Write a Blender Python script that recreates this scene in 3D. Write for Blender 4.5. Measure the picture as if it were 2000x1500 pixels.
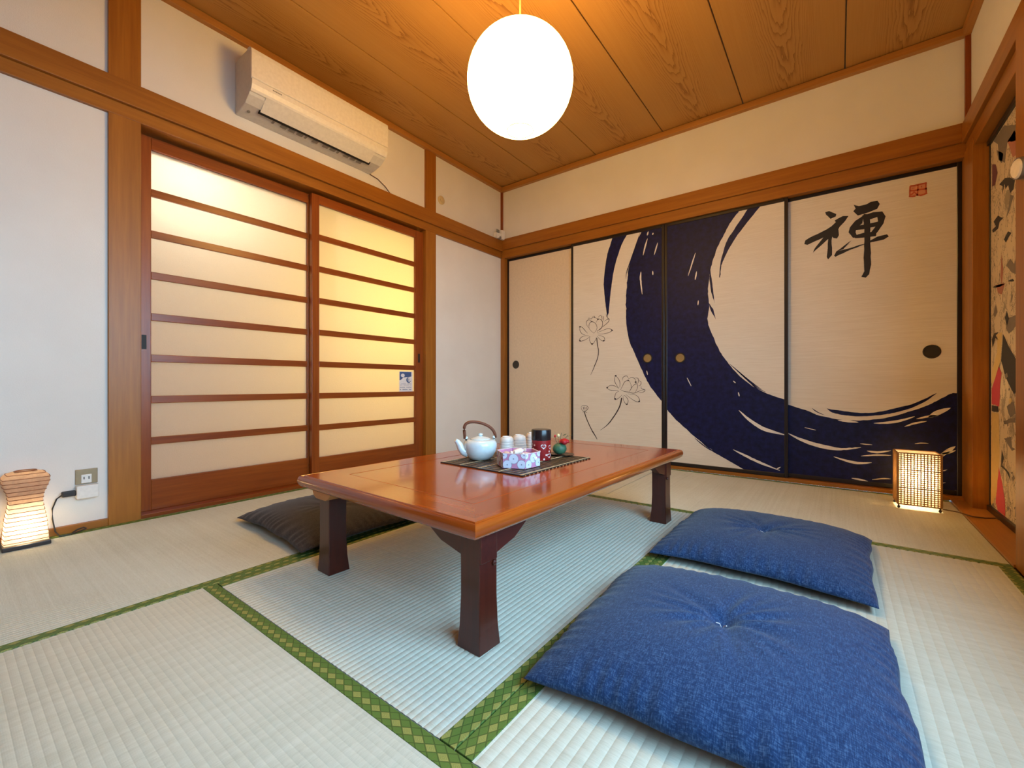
import bpy, bmesh, math, random
from mathutils import Vector, Matrix
from mathutils.geometry import tessellate_polygon
random.seed(7)
for o in list(bpy.data.objects): bpy.data.objects.remove(o)
S = bpy.context.scene
COL = S.collection
R = math.radians

# ------------------------------------------------------------------ camera, sky, exposure
F = 849.0
CAM = Vector((2.525, -3.206, 0.61))
FW, RT, UP = Vector((-.6, .8, 0)), Vector((.8, .6, 0)), Vector((0, 0, 1))
cd = bpy.data.cameras.new('camera'); cd.sensor_width = 36; cd.lens = 36 * F / 2000; cd.clip_start = .02
cam = bpy.data.objects.new('camera', cd); COL.objects.link(cam)
cam.location = CAM; cam.rotation_euler = (R(90), 0, math.atan2(.6, .8))
S.camera = cam
S.view_settings.view_transform = 'Standard'; S.view_settings.look = 'None'
S.view_settings.gamma = 1; S.view_settings.use_curve_mapping = False
S.view_settings.exposure = 0.15
W = bpy.data.worlds.new('sky'); S.world = W; W.use_nodes = True
W.node_tree.nodes['Background'].inputs[0].default_value = (.40, .72, 1.0, 1)
W.node_tree.nodes['Background'].inputs[1].default_value = 14.5
# light portal in the window opening of the right wall (guides sky samples, gives off no light)
pd = bpy.data.lights.new('window_portal', 'AREA'); pd.shape = 'RECTANGLE'; pd.size = 1.7; pd.size_y = 1.15
pd.cycles.is_portal = True
po = bpy.data.objects.new('window_portal', pd); COL.objects.link(po)
po.location = (3.175, -2.55, 1.125); po.rotation_euler = (R(90), 0, R(90))

LAMP_S, LAMP_C = 24.5, (1.0, .57, .15)      # pendant shade
HALL_W, HALL_Y = 13.0, 46.0                # hall lamps behind the frosted glass
LANTERN_W, WICKER_W = .85, 3.8

def pl(px, py, ax, v):
    d = FW + RT * ((px - 1000) / F) - UP * ((py - 750) / F)
    return CAM + d * ((v - CAM[ax]) / d[ax])

# ------------------------------------------------------------------ materials
def nm(name):
    m = bpy.data.materials.new(name); m.use_nodes = True
    nt = m.node_tree; b = nt.nodes['Principled BSDF']
    return m, nt, b
def N(nt, t, **kw):
    n = nt.nodes.new(t)
    for k, v in kw.items(): setattr(n, k, v)
    return n
def L(nt, a, b): nt.links.new(a, b)
def c4(c): return (c[0], c[1], c[2], 1)
def math_n(nt, op, a, b=None, c=None):
    n = N(nt, 'ShaderNodeMath', operation=op)
    for i, v in enumerate((a, b, c)):
        if v is None: continue
        if isinstance(v, (int, float)): n.inputs[i].default_value = v
        else: L(nt, v, n.inputs[i])
    return n.outputs[0]
def ramp(nt, fac, stops):
    r = N(nt, 'ShaderNodeValToRGB'); e = r.color_ramp.elements
    e[0].position, e[0].color = stops[0][0], c4(stops[0][1])
    e[1].position, e[1].color = stops[-1][0], c4(stops[-1][1])
    for p, c in stops[1:-1]:
        x = e.new(p); x.color = c4(c)
    L(nt, fac, r.inputs[0]); return r.outputs[0]
def coords(nt, scale, loc=(0, 0, 0), out='Object'):
    t = N(nt, 'ShaderNodeTexCoord'); m = N(nt, 'ShaderNodeMapping')
    m.inputs['Scale'].default_value = scale; m.inputs['Location'].default_value = loc
    L(nt, t.outputs[out], m.inputs[0]); return m.outputs[0]
def noise(nt, vec, scale=1, detail=4, rough=.55, dist=0):
    n = N(nt, 'ShaderNodeTexNoise'); n.inputs['Scale'].default_value = scale
    n.inputs['Detail'].default_value = detail; n.inputs['Roughness'].default_value = rough
    n.inputs['Distortion'].default_value = dist
    L(nt, vec, n.inputs['Vector']); return n.outputs[0]
def bump(nt, b, h, strength=.2, dist=.01):
    n = N(nt, 'ShaderNodeBump'); n.inputs['Strength'].default_value = strength; n.inputs['Distance'].default_value = dist
    L(nt, h, n.inputs['Height']); L(nt, n.outputs[0], b.inputs['Normal'])
def plain(name, col, rough=.5, metal=0, coat=0, spec=.5, grain=0):
    m, nt, b = nm(name)
    b.inputs['Base Color'].default_value = c4(col); b.inputs['Roughness'].default_value = rough
    b.inputs['Metallic'].default_value = metal; b.inputs['Coat Weight'].default_value = coat
    b.inputs['Specular IOR Level'].default_value = spec
    n = noise(nt, coords(nt, (1, 1, 1)), 60, 3)
    k = .05 + grain
    L(nt, ramp(nt, n, [(.3, [x * (1 - k) for x in col]), (.7, [min(1, x * (1 + k)) for x in col])]), b.inputs['Base Color'])
    return m
def wood(name, dark, light, axis, rough=.35, coat=0, fine=70, spec=.4):
    m, nt, b = nm(name)
    sc = [1, 1, 1]; sc['xyz'.index(axis)] = .05
    v = coords(nt, sc)
    a = noise(nt, v, fine, 5, .6, .3); c = noise(nt, v, fine * .17, 3, .5, .5)
    mix = math_n(nt, 'ADD', math_n(nt, 'MULTIPLY', a, .55), math_n(nt, 'MULTIPLY', c, .45))
    L(nt, ramp(nt, mix, [(.35, dark), (.65, light)]), b.inputs['Base Color'])
    b.inputs['Roughness'].default_value = rough; b.inputs['Coat Weight'].default_value = coat; b.inputs['Coat Roughness'].default_value = .08
    b.inputs['Specular IOR Level'].default_value = spec
    bump(nt, b, a, .06, .004)
    return m
M = {}
for ax in 'xyz':
    M['post_' + ax] = wood('post_wood_' + ax, (.26, .088, .009), (.38, .142, .016), ax, .38)
    M['door_' + ax] = wood('door_wood_' + ax, (.19, .036, .004), (.31, .073, .008), ax, .30)
    M['trim_' + ax] = wood('trim_wood_' + ax, (.36, .15, .03), (.48, .21, .045), ax, .4)
    M['table_' + ax] = wood('table_wood_' + ax, (.25, .038, .005), (.44, .092, .010), ax, .16, .5, 55)
    M['leg_' + ax] = wood('leg_wood_' + ax, (.050, .009, .005), (.082, .014, .007), ax, .30, .2)
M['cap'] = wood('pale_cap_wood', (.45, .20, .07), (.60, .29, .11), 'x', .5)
# plaster
m, nt, b = nm('plaster'); v = coords(nt, (1, 1, 1))
n1 = noise(nt, v, 220, 4, .7); n2 = noise(nt, v, 3, 3)
L(nt, ramp(nt, n2, [(.3, (.75, .725, .685)), (.7, (.80, .78, .74))]), b.inputs['Base Color'])
b.inputs['Roughness'].default_value = .95; bump(nt, b, n1, .25, .004); M['plaster'] = m
# ceiling boards with arched grain (board-local coordinates)
m, nt, b = nm('ceiling_board_wood')
t = N(nt, 'ShaderNodeTexCoord'); sx = N(nt, 'ShaderNodeSeparateXYZ'); L(nt, t.outputs['Object'], sx.inputs[0])
nz = noise(nt, coords(nt, (3, .7, 1)), 2.2, 3, .5)
nx = noise(nt, coords(nt, (14, .9, 1)), 3, 3, .6)
xx = math_n(nt, 'MULTIPLY', sx.outputs[0], sx.outputs[0])
f = math_n(nt, 'ADD', math_n(nt, 'MULTIPLY', sx.outputs[1], -5.5), math_n(nt, 'MULTIPLY', xx, -520))
f = math_n(nt, 'ADD', f, math_n(nt, 'MULTIPLY', nz, 7)); f = math_n(nt, 'ADD', f, math_n(nt, 'MULTIPLY', nx, 1.6))
s = math_n(nt, 'FRACT', f)
edge = math_n(nt, 'POWER', s, 3.0)
fall = math_n(nt, 'SUBTRACT', 1.0, math_n(nt, 'MULTIPLY', xx, 32))
fall = math_n(nt, 'MAXIMUM', fall, .12)
g = math_n(nt, 'MULTIPLY', edge, fall)
fi = noise(nt, coords(nt, (110, 2.2, 1)), 1, 4, .6)
g = math_n(nt, 'ADD', math_n(nt, 'MULTIPLY', g, .62), math_n(nt, 'MULTIPLY', fi, .4))
L(nt, ramp(nt, g, [(.1, (.48, .25, .066)), (.45, (.40, .19, .045)), (.95, (.20, .073, .014))]), b.inputs['Base Color'])
b.inputs['Roughness'].default_value = .45; b.inputs['Specular IOR Level'].default_value = .3; M['ceil'] = m
# tatami: ribs are geometry, rush strands are fine relief; long = rib direction
def tatami(name, long):
    m, nt, b = nm(name)
    i = 'xy'.index(long)
    sc = [1, 1, 1]; sc[i] = 380; sc[1 - i] = 40
    a = noise(nt, coords(nt, tuple(sc)), 1, 3, .7)
    sc2 = [3, 3, 3]; c = noise(nt, coords(nt, tuple(sc2)), 1, 4, .6)
    sc3 = [1, 1, 1]; sc3[i] = 90; sc3[1 - i] = 1.2
    d = noise(nt, coords(nt, tuple(sc3)), 1, 2, .6)
    mix = math_n(nt, 'ADD', math_n(nt, 'MULTIPLY', a, .4), math_n(nt, 'ADD', math_n(nt, 'MULTIPLY', c, .3), math_n(nt, 'MULTIPLY', d, .3)))
    L(nt, ramp(nt, mix, [(.32, (.52, .53, .43)), (.5, (.62, .64, .54)), (.7, (.71, .74, .65))]), b.inputs['Base Color'])
    b.inputs['Roughness'].default_value = .62; b.inputs['Specular IOR Level'].default_value = .25
    bump(nt, b, a, .35, .002); return m
M['tatami_x'], M['tatami_y'] = tatami('rush_matting_x', 'x'), tatami('rush_matting_y', 'y')
# green brocade border with diamond lozenges
def heri(name, long):
    m, nt, b = nm(name)
    t = N(nt, 'ShaderNodeTexCoord'); sp = N(nt, 'ShaderNodeSeparateXYZ'); L(nt, t.outputs['Object'], sp.inputs[0])
    u, v = (sp.outputs[0], sp.outputs[1]) if long == 'x' else (sp.outputs[1], sp.outputs[0])
    p = .030
    a = math_n(nt, 'ADD', math_n(nt, 'DIVIDE', u, p), math_n(nt, 'DIVIDE', v, p * .62))
    c = math_n(nt, 'SUBTRACT', math_n(nt, 'DIVIDE', u, p), math_n(nt, 'DIVIDE', v, p * .62))
    fa, fc = math_n(nt, 'FRACT', a), math_n(nt, 'FRACT', c)
    da = math_n(nt, 'ABSOLUTE', math_n(nt, 'SUBTRACT', fa, .5)); dc = math_n(nt, 'ABSOLUTE', math_n(nt, 'SUBTRACT', fc, .5))
    mx = math_n(nt, 'MAXIMUM', da, dc)
    line = math_n(nt, 'GREATER_THAN', mx, .44)
    ia, ic = math_n(nt, 'FLOOR', a), math_n(nt, 'FLOOR', c)
    sel = math_n(nt, 'LESS_THAN', math_n(nt, 'FLOORED_MODULO', math_n(nt, 'ADD', ia, math_n(nt, 'MULTIPLY', ic, 2)), 3), .5)
    ring = math_n(nt, 'GREATER_THAN', math_n(nt, 'SINE', math_n(nt, 'MULTIPLY', mx, 42)), .1)
    gold = math_n(nt, 'MULTIPLY', sel, math_n(nt, 'ADD', .55, math_n(nt, 'MULTIPLY', ring, .45)))
    k = N(nt, 'ShaderNodeMix', data_type='RGBA'); k.inputs['A'].default_value = (.10, .19, .035, 1); k.inputs['B'].default_value = (.34, .34, .09, 1); L(nt, gold, k.inputs['Factor'])
    k2 = N(nt, 'ShaderNodeMix', data_type='RGBA'); k2.inputs['B'].default_value = (.03, .07, .012, 1); L(nt, k.outputs['Result'], k2.inputs['A']); L(nt, math_n(nt, 'MULTIPLY', line, .8), k2.inputs['Factor'])
    L(nt, k2.outputs['Result'], b.inputs['Base Color']); b.inputs['Roughness'].default_value = .6
    bump(nt, b, noise(nt, coords(nt, (1, 1, 1)), 900, 1), .3, .001); return m
M['heri_x'], M['heri_y'] = heri('brocade_x', 'x'), heri('brocade_y', 'y')
# cloth of the cushions
def cloth(name, dark, mid, light):
    m, nt, b = nm(name)
    a = noise(nt, coords(nt, (80, 560, 100)), 1, 3, .75); c = noise(nt, coords(nt, (560, 80, 100)), 1, 3, .7)
    mix = math_n(nt, 'ADD', math_n(nt, 'MULTIPLY', a, .5), math_n(nt, 'MULTIPLY', c, .5))
    L(nt, ramp(nt, mix, [(.36, dark), (.5, mid), (.66, light)]), b.inputs['Base Color'])
    b.inputs['Roughness'].default_value = .85; b.inputs['Sheen Weight'].default_value = .15; b.inputs['Specular IOR Level'].default_value = .2
    bump(nt, b, mix, .35, .002); return m
M['blue'] = cloth('blue_slub_cloth', (.004, .019, .072), (.010, .040, .128), (.070, .145, .29))
M['char'] = cloth('charcoal_cloth', (.022, .021, .026), (.036, .034, .040), (.07, .068, .075))
# frosted glass: passes hall light diffusely
def frosted(name, speck):
    m, nt, b = nm(name); out = nt.nodes['Material Output']
    tr = N(nt, 'ShaderNodeBsdfTranslucent'); tr.inputs[0].default_value = (.92, .90, .86, 1)
    b.inputs['Base Color'].default_value = (.80, .78, .75, 1); b.inputs['Roughness'].default_value = .28
    bp = N(nt, 'ShaderNodeBump'); bp.inputs['Strength'].default_value = speck; bp.inputs['Distance'].default_value = .004
    L(nt, noise(nt, coords(nt, (1, 1, 1)), 170, 2, .6), bp.inputs['Height'])
    L(nt, bp.outputs[0], tr.inputs['Normal']); L(nt, bp.outputs[0], b.inputs['Normal'])
    mx = N(nt, 'ShaderNodeMixShader'); mx.inputs[0].default_value = .78
    L(nt, b.outputs[0], mx.inputs[1]); L(nt, tr.outputs[0], mx.inputs[2]); L(nt, mx.outputs[0], out.inputs[0])
    return m
M['glass'] = frosted('frosted_glass', .5)
def paper(name, col, k=.75):
    m, nt, b = nm(name); out = nt.nodes['Material Output']
    tr = N(nt, 'ShaderNodeBsdfTranslucent'); tr.inputs[0].default_value = c4(col)
    b.inputs['Base Color'].default_value = c4(col); b.inputs['Roughness'].default_value = .9
    fib = ramp(nt, noise(nt, coords(nt, (1, 1, 1)), 45, 5, .7, 1), [(.3, [x * .8 for x in col]), (.6, col)])
    L(nt, fib, tr.inputs[0]); L(nt, fib, b.inputs['Base Color'])
    mx = N(nt, 'ShaderNodeMixShader'); mx.inputs[0].default_value = k
    L(nt, b.outputs[0], mx.inputs[1]); L(nt, tr.outputs[0], mx.inputs[2]); L(nt, mx.outputs[0], out.inputs[0]); return m
M['washi'] = paper('washi_paper', (.86, .80, .68)); M['washi_top'] = paper('washi_paper_red', (.90, .68, .50))
M['wickerpaper'] = paper('lamp_inner_paper', (.85, .78, .62))
m, nt, b = nm('pendant_paper_lit'); b.inputs['Base Color'].default_value = (.9, .85, .75, 1)
b.inputs['Emission Color'].default_value = c4(LAMP_C); b.inputs['Emission Strength'].default_value = LAMP_S
M['pendant'] = m
m, nt, b = nm('clear_pane'); out = nt.nodes['Material Output']
tp = N(nt, 'ShaderNodeBsdfTransparent'); gl = N(nt, 'ShaderNodeBsdfGlossy'); gl.inputs['Roughness'].default_value = .02
mx = N(nt, 'ShaderNodeMixShader'); mx.inputs[0].default_value = .06
L(nt, tp.outputs[0], mx.inputs[1]); L(nt, gl.outputs[0], mx.inputs[2]); L(nt, mx.outputs[0], out.inputs[0]); M['pane'] = m
# sliding-door paper with woven weft
m, nt, b = nm('fusuma_paper')
a = noise(nt, coords(nt, (6, 40, 330)), 1, 4, .65); c = noise(nt, coords(nt, (1, 1, 1)), 2, 3)
L(nt, ramp(nt, math_n(nt, 'ADD', math_n(nt, 'MULTIPLY', a, .7), math_n(nt, 'MULTIPLY', c, .3)), [(.3, (.66, .60, .50)), (.65, (.80, .755, .665))]), b.inputs['Base Color'])
b.inputs['Roughness'].default_value = .75; bump(nt, b, a, .3, .002); M['fusuma'] = m
M['fusuma_plain'] = plain('fusuma_paper_plain', (.72, .60, .44), .8)
m, nt, b = nm('indigo_ink')
a = noise(nt, coords(nt, (30, 1, 30)), 1, 4, .6)
L(nt, ramp(nt, a, [(.35, (.003, .0045, .034)), (.7, (.007, .012, .085))]), b.inputs['Base Color']); b.inputs['Roughness'].default_value = .5; b.inputs['Specular IOR Level'].default_value = .25; M['ink'] = m
M['black_ink'] = plain('black_ink', (.012, .010, .010), .6)
M['line_ink'] = plain('line_ink', (.045, .03, .028), .7)
M['bare'] = plain('bare_paper_streak', (.78, .74, .67), .7)
M['seal'] = plain('seal_red', (.52, .10, .045), .7); M['sealpale'] = plain('seal_pale_red', (.66, .30, .17), .7)
M['lacquer'] = plain('black_lacquer', (.012, .009, .010), .3)
M['brass'] = plain('aged_brass', (.42, .34, .17), .35, .8); M['dark_iron'] = plain('dark_pull_metal', (.06, .055, .045), .35, .6)
M['ac'] = plain('white_plastic', (.80, .78, .74), .4); M['ac_grey'] = plain('pale_grey_plastic', (.66, .65, .63), .45)
M['dark'] = plain('dark_slot', (.008, .008, .008), .6); M['mark'] = plain('grey_marking', (.25, .24, .22), .6)
M['white'] = plain('white_ceramic', (.82, .84, .84), .12, 0, .5); M['celadon'] = plain('pale_blue_white_glaze', (.70, .80, .82), .12, 0, .5)
M['cup'] = plain('cream_cup_glaze', (.86, .80, .74), .3); M['cane'] = plain('brown_cane', (.15, .038, .011), .6)
M['tinred'] = plain('red_washi_tin', (.30, .012, .014), .35, 0, .2); M['tinblack'] = plain('black_tin_lid', (.012, .010, .012), .22)
M['pinkprint'] = plain('pale_pink_print', (.85, .55, .48), .5); M['whiteprint'] = plain('white_print', (.82, .80, .78), .5)
M['boxpink'] = plain('pink_patterned_paper', (.62, .26, .42), .5); M['boxblue'] = plain('pale_blue_print', (.68, .72, .84), .5); M['boxgrey'] = plain('grey_print', (.22, .24, .34), .5)
M['boxwhite'] = plain('white_box_paper', (.84, .80, .78), .6); M['wrap'] = plain('white_sweet_wrapper', (.88, .82, .78), .35); M['wrappink'] = plain('pink_sweet_wrapper', (.86, .58, .56), .35)
M['moss'] = plain('moss_green_glaze', (.045, .14, .075), .5, grain=.3); M['petal'] = plain('red_petal', (.45, .012, .02), .5); M['bud'] = plain('cream_bud', (.80, .68, .35), .5)
M['leaf'] = plain('dark_leaf', (.03, .09, .03), .4); M['dish'] = plain('dark_brown_dish', (.05, .018, .012), .3)
M['slat_dark'] = plain('dark_bamboo_slat', (.022, .012, .008), .4); M['slat_tan'] = plain('tan_bamboo_slat', (.46, .31, .16), .5); M['thread'] = plain('tan_binding_thread', (.52, .38, .22), .7)
M['rib'] = plain('bamboo_rib', (.30, .10, .035), .5); M['base'] = plain('dark_lamp_base', (.03, .025, .025), .4)
M['wick'] = plain('woven_bamboo', (.36, .19, .06), .5); M['cordblack'] = plain('black_cord', (.02, .018, .018), .5); M['cordbrown'] = plain('brown_cord', (.10, .05, .03), .5)
M['cordyellow'] = plain('pale_pendant_cord', (.80, .66, .32), .5)
M['plate'] = plain('bronze_plate', (.36, .27, .16), .35, .5); M['socket'] = plain('white_socket', (.80, .78, .74), .4)
M['disc'] = plain('cream_plastic_cover', (.62, .50, .28), .5); M['metal'] = plain('grey_metal', (.25, .24, .23), .35, .7); M['lens'] = plain('frosted_lens', (.82, .72, .58), .4)
m, nt, b = nm('cream_print_paper')
a = noise(nt, coords(nt, (1, 9, 5)), 2.4, 5, .62, .8)
ln = math_n(nt, 'LESS_THAN', math_n(nt, 'ABSOLUTE', math_n(nt, 'SUBTRACT', a, .53)), .011)
ds = noise(nt, coords(nt, (1, 2, 1.6)), 1.5, 2)
sh = math_n(nt, 'GREATER_THAN', math_n(nt, 'MULTIPLY', a, math_n(nt, 'ADD', ds, .55)), .66)
L(nt, ramp(nt, math_n(nt, 'MAXIMUM', math_n(nt, 'MULTIPLY', ln, .9), math_n(nt, 'MULTIPLY', sh, .55)), [(0, (.66, .52, .33)), (1, (.06, .045, .035))]), b.inputs['Base Color'])
b.inputs['Roughness'].default_value = .7; M['mural'] = m
M['m_red'] = plain('crimson_print', (.52, .05, .07), .7); M['m_black'] = plain('charcoal_print', (.035, .03, .028), .7)
M['m_grey'] = plain('grey_print_mural', (.20, .16, .12), .7); M['m_rose'] = plain('rose_print', (.44, .17, .11), .7); M['m_gold'] = plain('ochre_print', (.68, .47, .17), .7); M['m_purple'] = plain('plum_print', (.16, .055, .07), .7)
M['stick_blue'] = plain('sticker_blue', (.06, .11, .26), .4); M['stick_white'] = plain('sticker_white', (.80, .78, .78), .4); M['stick_grey'] = plain('sticker_grey', (.42, .43, .50), .4)
M['floorwood'] = wood('hall_floor_wood', (.25, .12, .05), (.36, .18, .08), 'y', .35); M['ground'] = plain('dark_ground', (.06, .058, .05), .9, grain=.2)
M['subfloor'] = plain('subfloor_board', (.22, .16, .09), .8)

# ------------------------------------------------------------------ mesh helpers
class MB:
    def __init__(s): s.v, s.f = [], []
    def add(s, vs, fs):
        k = len(s.v); s.v += [tuple(p) for p in vs]; s.f += [tuple(i + k for i in f) for f in fs]; return s
    def box(s, x0, x1, y0, y1, z0, z1):
        return s.add([(x, y, z) for z in (z0, z1) for y in (y0, y1) for x in (x0, x1)],
                     [(0, 2, 3, 1), (4, 5, 7, 6), (0, 1, 5, 4), (2, 6, 7, 3), (0, 4, 6, 2), (1, 3, 7, 5)])
    def tube(s, pts, r, n=8, r2=None):
        pts = [Vector(p) for p in pts]; k = len(s.v); m = len(pts)
        for i, p in enumerate(pts):
            d = (pts[min(i + 1, m - 1)] - pts[max(i - 1, 0)]).normalized()
            a = d.cross(Vector((0, 0, 1)))
            if a.length < 1e-3: a = d.cross(Vector((0, 1, 0)))
            a.normalize(); b = d.cross(a)
            rr = r if r2 is None else r + (r2 - r) * i / (m - 1)
            for j in range(n):
                t = 2 * math.pi * j / n; s.v.append(tuple(p + (a * math.cos(t) + b * math.sin(t)) * rr))
        for i in range(m - 1):
            for j in range(n):
                s.f.append((k + i * n + j, k + i * n + (j + 1) % n, k + (i + 1) * n + (j + 1) % n, k + (i + 1) * n + j))
        s.f.append(tuple(k + j for j in range(n))[::-1]); s.f.append(tuple(k + (m - 1) * n + j for j in range(n))); return s
    def lathe(s, prof, n=32, c=(0, 0, 0), sx=1, sy=1):
        k = len(s.v)
        for r, z in prof:
            for j in range(n):
                t = 2 * math.pi * j / n; s.v.append((c[0] + r * sx * math.cos(t), c[1] + r * sy * math.sin(t), c[2] + z))
        for i in range(len(prof) - 1):
            for j in range(n):
                s.f.append((k + i * n + j, k + i * n + (j + 1) % n, k + (i + 1) * n + (j + 1) % n, k + (i + 1) * n + j))
        s.f.append(tuple(k + j for j in range(n))[::-1]); s.f.append(tuple(k + (len(prof) - 1) * n + j for j in range(n))); return s
    def prism(s, poly, fn, a, b):
        """poly (u,v) swept from a to b; fn(u,v,w)->xyz"""
        n = len(poly); k = len(s.v)
        s.v += [tuple(fn(u, v, a)) for u, v in poly] + [tuple(fn(u, v, b)) for u, v in poly]
        for i in range(n): s.f.append((k + i, k + (i + 1) % n, k + n + (i + 1) % n, k + n + i))
        for tri in tessellate_polygon([[Vector((u, v, 0)) for u, v in poly]]):
            s.f.append(tuple(k + i for i in tri)); s.f.append(tuple(k + n + i for i in tri[::-1]))
        return s
    def flat(s, poly, fn):
        k = len(s.v); s.v += [tuple(fn(u, v)) for u, v in poly]
        for tri in tessellate_polygon([[Vector((u, v, 0)) for u, v in poly]]): s.f.append(tuple(k + i for i in tri))
        return s
    def build(s, name, mat, parent=None, smooth=False, bevel=0, loc=None):
        me = bpy.data.meshes.new(name); me.from_pydata(s.v, [], s.f); me.validate()
        bm = bmesh.new(); bm.from_mesh(me); bmesh.ops.recalc_face_normals(bm, faces=bm.faces); bm.to_mesh(me); bm.free()
        me.materials.append(M[mat] if isinstance(mat, str) else mat)
        if smooth:
            me.polygons.foreach_set('use_smooth', [True] * len(me.polygons))
        o = bpy.data.objects.new(name, me); COL.objects.link(o)
        if smooth == 'auto':
            me.set_sharp_from_angle(angle=R(40))
        if loc: o.location = loc
        if parent: o.parent = parent
        if bevel:
            bv = o.modifiers.new('bevel', 'BEVEL'); bv.width = bevel; bv.segments = 2; bv.limit_method = 'ANGLE'
        return o
def box(name, mat, x0, x1, y0, y1, z0, z1, parent=None, bevel=.002):
    return MB().box(x0, x1, y0, y1, z0, z1).build(name, mat, parent, bevel=bevel)
def tag(o, label, cat, group=None, kind=None):
    o['label'] = label; o['category'] = cat
    if group: o['group'] = group
    if kind: o['kind'] = kind
    return o
def thing(name, label, cat, loc=(0, 0, 0), rz=0, group=None, kind=None):
    o = bpy.data.objects.new(name, None); o.empty_display_size = .05; COL.objects.link(o)
    o.location = loc; o.rotation_euler = (0, 0, rz); return tag(o, label, cat, group, kind)
def dup(o, parent=None):
    c = o.copy(); COL.objects.link(c); c.parent = parent
    for ch in list(o.children): dup(ch, c)
    return c
def lampo(name, loc, power, col, rad=.03):
    l = bpy.data.lights.new(name, 'POINT'); l.energy = power; l.color = col; l.shadow_soft_size = rad
    o = bpy.data.objects.new(name, l); COL.objects.link(o); o.location = loc; return o

# ================================================================== structure
YB, XR, ZC = -3.72, 3.07, 2.44        # rear wall, right wall, ceiling height
DY0, DY1 = -2.642, -.953              # sliding-door opening in left wall
ST = 'structure'
w = MB(); w.box(-.09, 0, YB, -2.70, 0, ZC); w.box(-.09, 0, -2.70, -.90, 1.80, ZC); w.box(-.09, 0, -.90, .05, 0, ZC)
tag(w.build('wall_left', 'plaster'), 'white plaster wall around the frosted sliding doors', 'wall', kind=ST)
w = MB(); w.box(0, XR, 0, .09, 1.86, ZC)
tag(w.build('wall_back', 'plaster'), 'white plaster wall strip above the painted sliding panels', 'wall', kind=ST)
tag(box('wall_closet', 'subfloor', -.09, 3.2, .07, .09, 0, 1.86, bevel=0), 'dark closet back behind the painted sliding panels', 'wall', kind=ST)
w = MB(); w.box(XR, XR + .10, -3.75, .09, 1.86, ZC); w.box(XR, XR + .10, YB - .1, -3.4, -.08, 1.86); w.box(XR, XR + .10, -1.7, -1.16, -.08, 1.86); w.box(XR, XR + .10, -3.4, -1.7, -.08, .55); w.box(XR, XR + .10, -3.4, -1.7, 1.7, 1.86); w.box(3.126, XR + .12, -1.17, .09, -.08, 1.86)
tag(w.build('wall_right', 'plaster'), 'white plaster wall strip above the lintel at right', 'wall', kind=ST)
tag(box('wall_rear', 'post_z', -.09, XR + .1, YB - .1, YB, 0, ZC, bevel=0), 'unseen wall behind the viewer, dark wood to cut bounce light', 'wall', kind=ST)  # out of view; dark wood chosen to reduce bounce light on the table

# posts and beams
def trim(n, label, mat, *b, parent=None): return tag(box('trim_%d' % n, mat, *b), label, 'trim', kind=ST)
trim(1, 'thick wooden post left of the frosted sliding doors', 'post_z', -.06, .016, -2.752, -2.642, 0, ZC)
trim(2, 'wooden post right of the frosted sliding doors', 'post_z', -.06, .016, -.953, -.848, 0, ZC)
trim(3, 'slim wooden corner post where the walls meet', 'post_z', -.02, .042, -.016, .06, 0, 1.80)
trim(4, 'thin corner strip above the picture rail', 'door_z', -.005, .018, -.018, .005, 1.93, 2.41)
trim(5, 'wooden picture rail across the left wall', 'post_y', -.02, .036, YB, 0, 1.838, 1.938)
trim(6, 'lower wooden lintel under the left picture rail', 'post_y', -.09, .018, YB, 0, 1.782, 1.838)
trim(7, 'wooden picture rail above the painted panels', 'post_x', 0, XR, -.036, .03, 1.852, 1.950)
trim(8, 'grooved wooden lintel above the painted panels', 'post_x', 0.02, XR, -.020, .07, 1.778, 1.852)
trim(9, 'ceiling moulding along the left wall', 'trim_y', 0, .032, YB, 0, 2.398, 2.436)
trim(10, 'ceiling moulding above the painted panel wall', 'trim_x', .032, XR, -.036, .0, 2.398, 2.436)
trim(11, 'ceiling moulding along the right wall', 'trim_y', XR - .034, XR, YB, -.036, 2.398, 2.436)
trim(12, 'wooden post right of the painted panels', 'post_z', 3.045, 3.105, -.185, .07, 0, 1.80)
trim(13, 'thin corner strip at right above the rail', 'door_z', XR - .022, XR, -.022, 0, 1.94, 2.40)
trim(14, 'wooden picture rail along the right wall', 'post_y', XR - .036, XR + .02, YB, -.03, 1.845, 1.945)
trim(15, 'deep wooden lintel over the printed panel', 'post_y', XR - .02, XR + .12, YB, -.02, 1.765, 1.845)
trim(16, 'wooden column at the right edge of view', 'post_z', 2.996, 3.10, -1.16, -1.05, 0, 1.765)
trim(17, 'wooden sill strip below the painted panels', 'post_x', .04, 3.05, -.016, .07, 0, .022)
trim(18, 'thin wooden floor strip under the left plaster', 'post_y', -.02, .014, YB, -2.752, 0, .032)
trim(19, 'wooden track sill below the frosted doors', 'door_y', -.09, .010, DY0, DY1, 0, .018)
t20 = MB(); t20.box(2.992, 3.126, -1.05, -.185, 0, .010); t20.box(2.992, 3.050, -.185, -.016, -.02, .010); tag(t20.build('trim_20', 'trim_y'), 'flat wooden sill board before the printed panel', 'trim', kind=ST)
trim(22, 'board added behind the frosted door tops to stop hall light', 'door_y', -.095, -.084, DY0, DY1, 1.70, 1.80)  # filler board added to stop hall light leaking above the doors
trim(21, 'thin wooden floor strip right of the frosted doors', 'post_y', -.02, .014, -.848, -.016, 0, .032)

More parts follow.
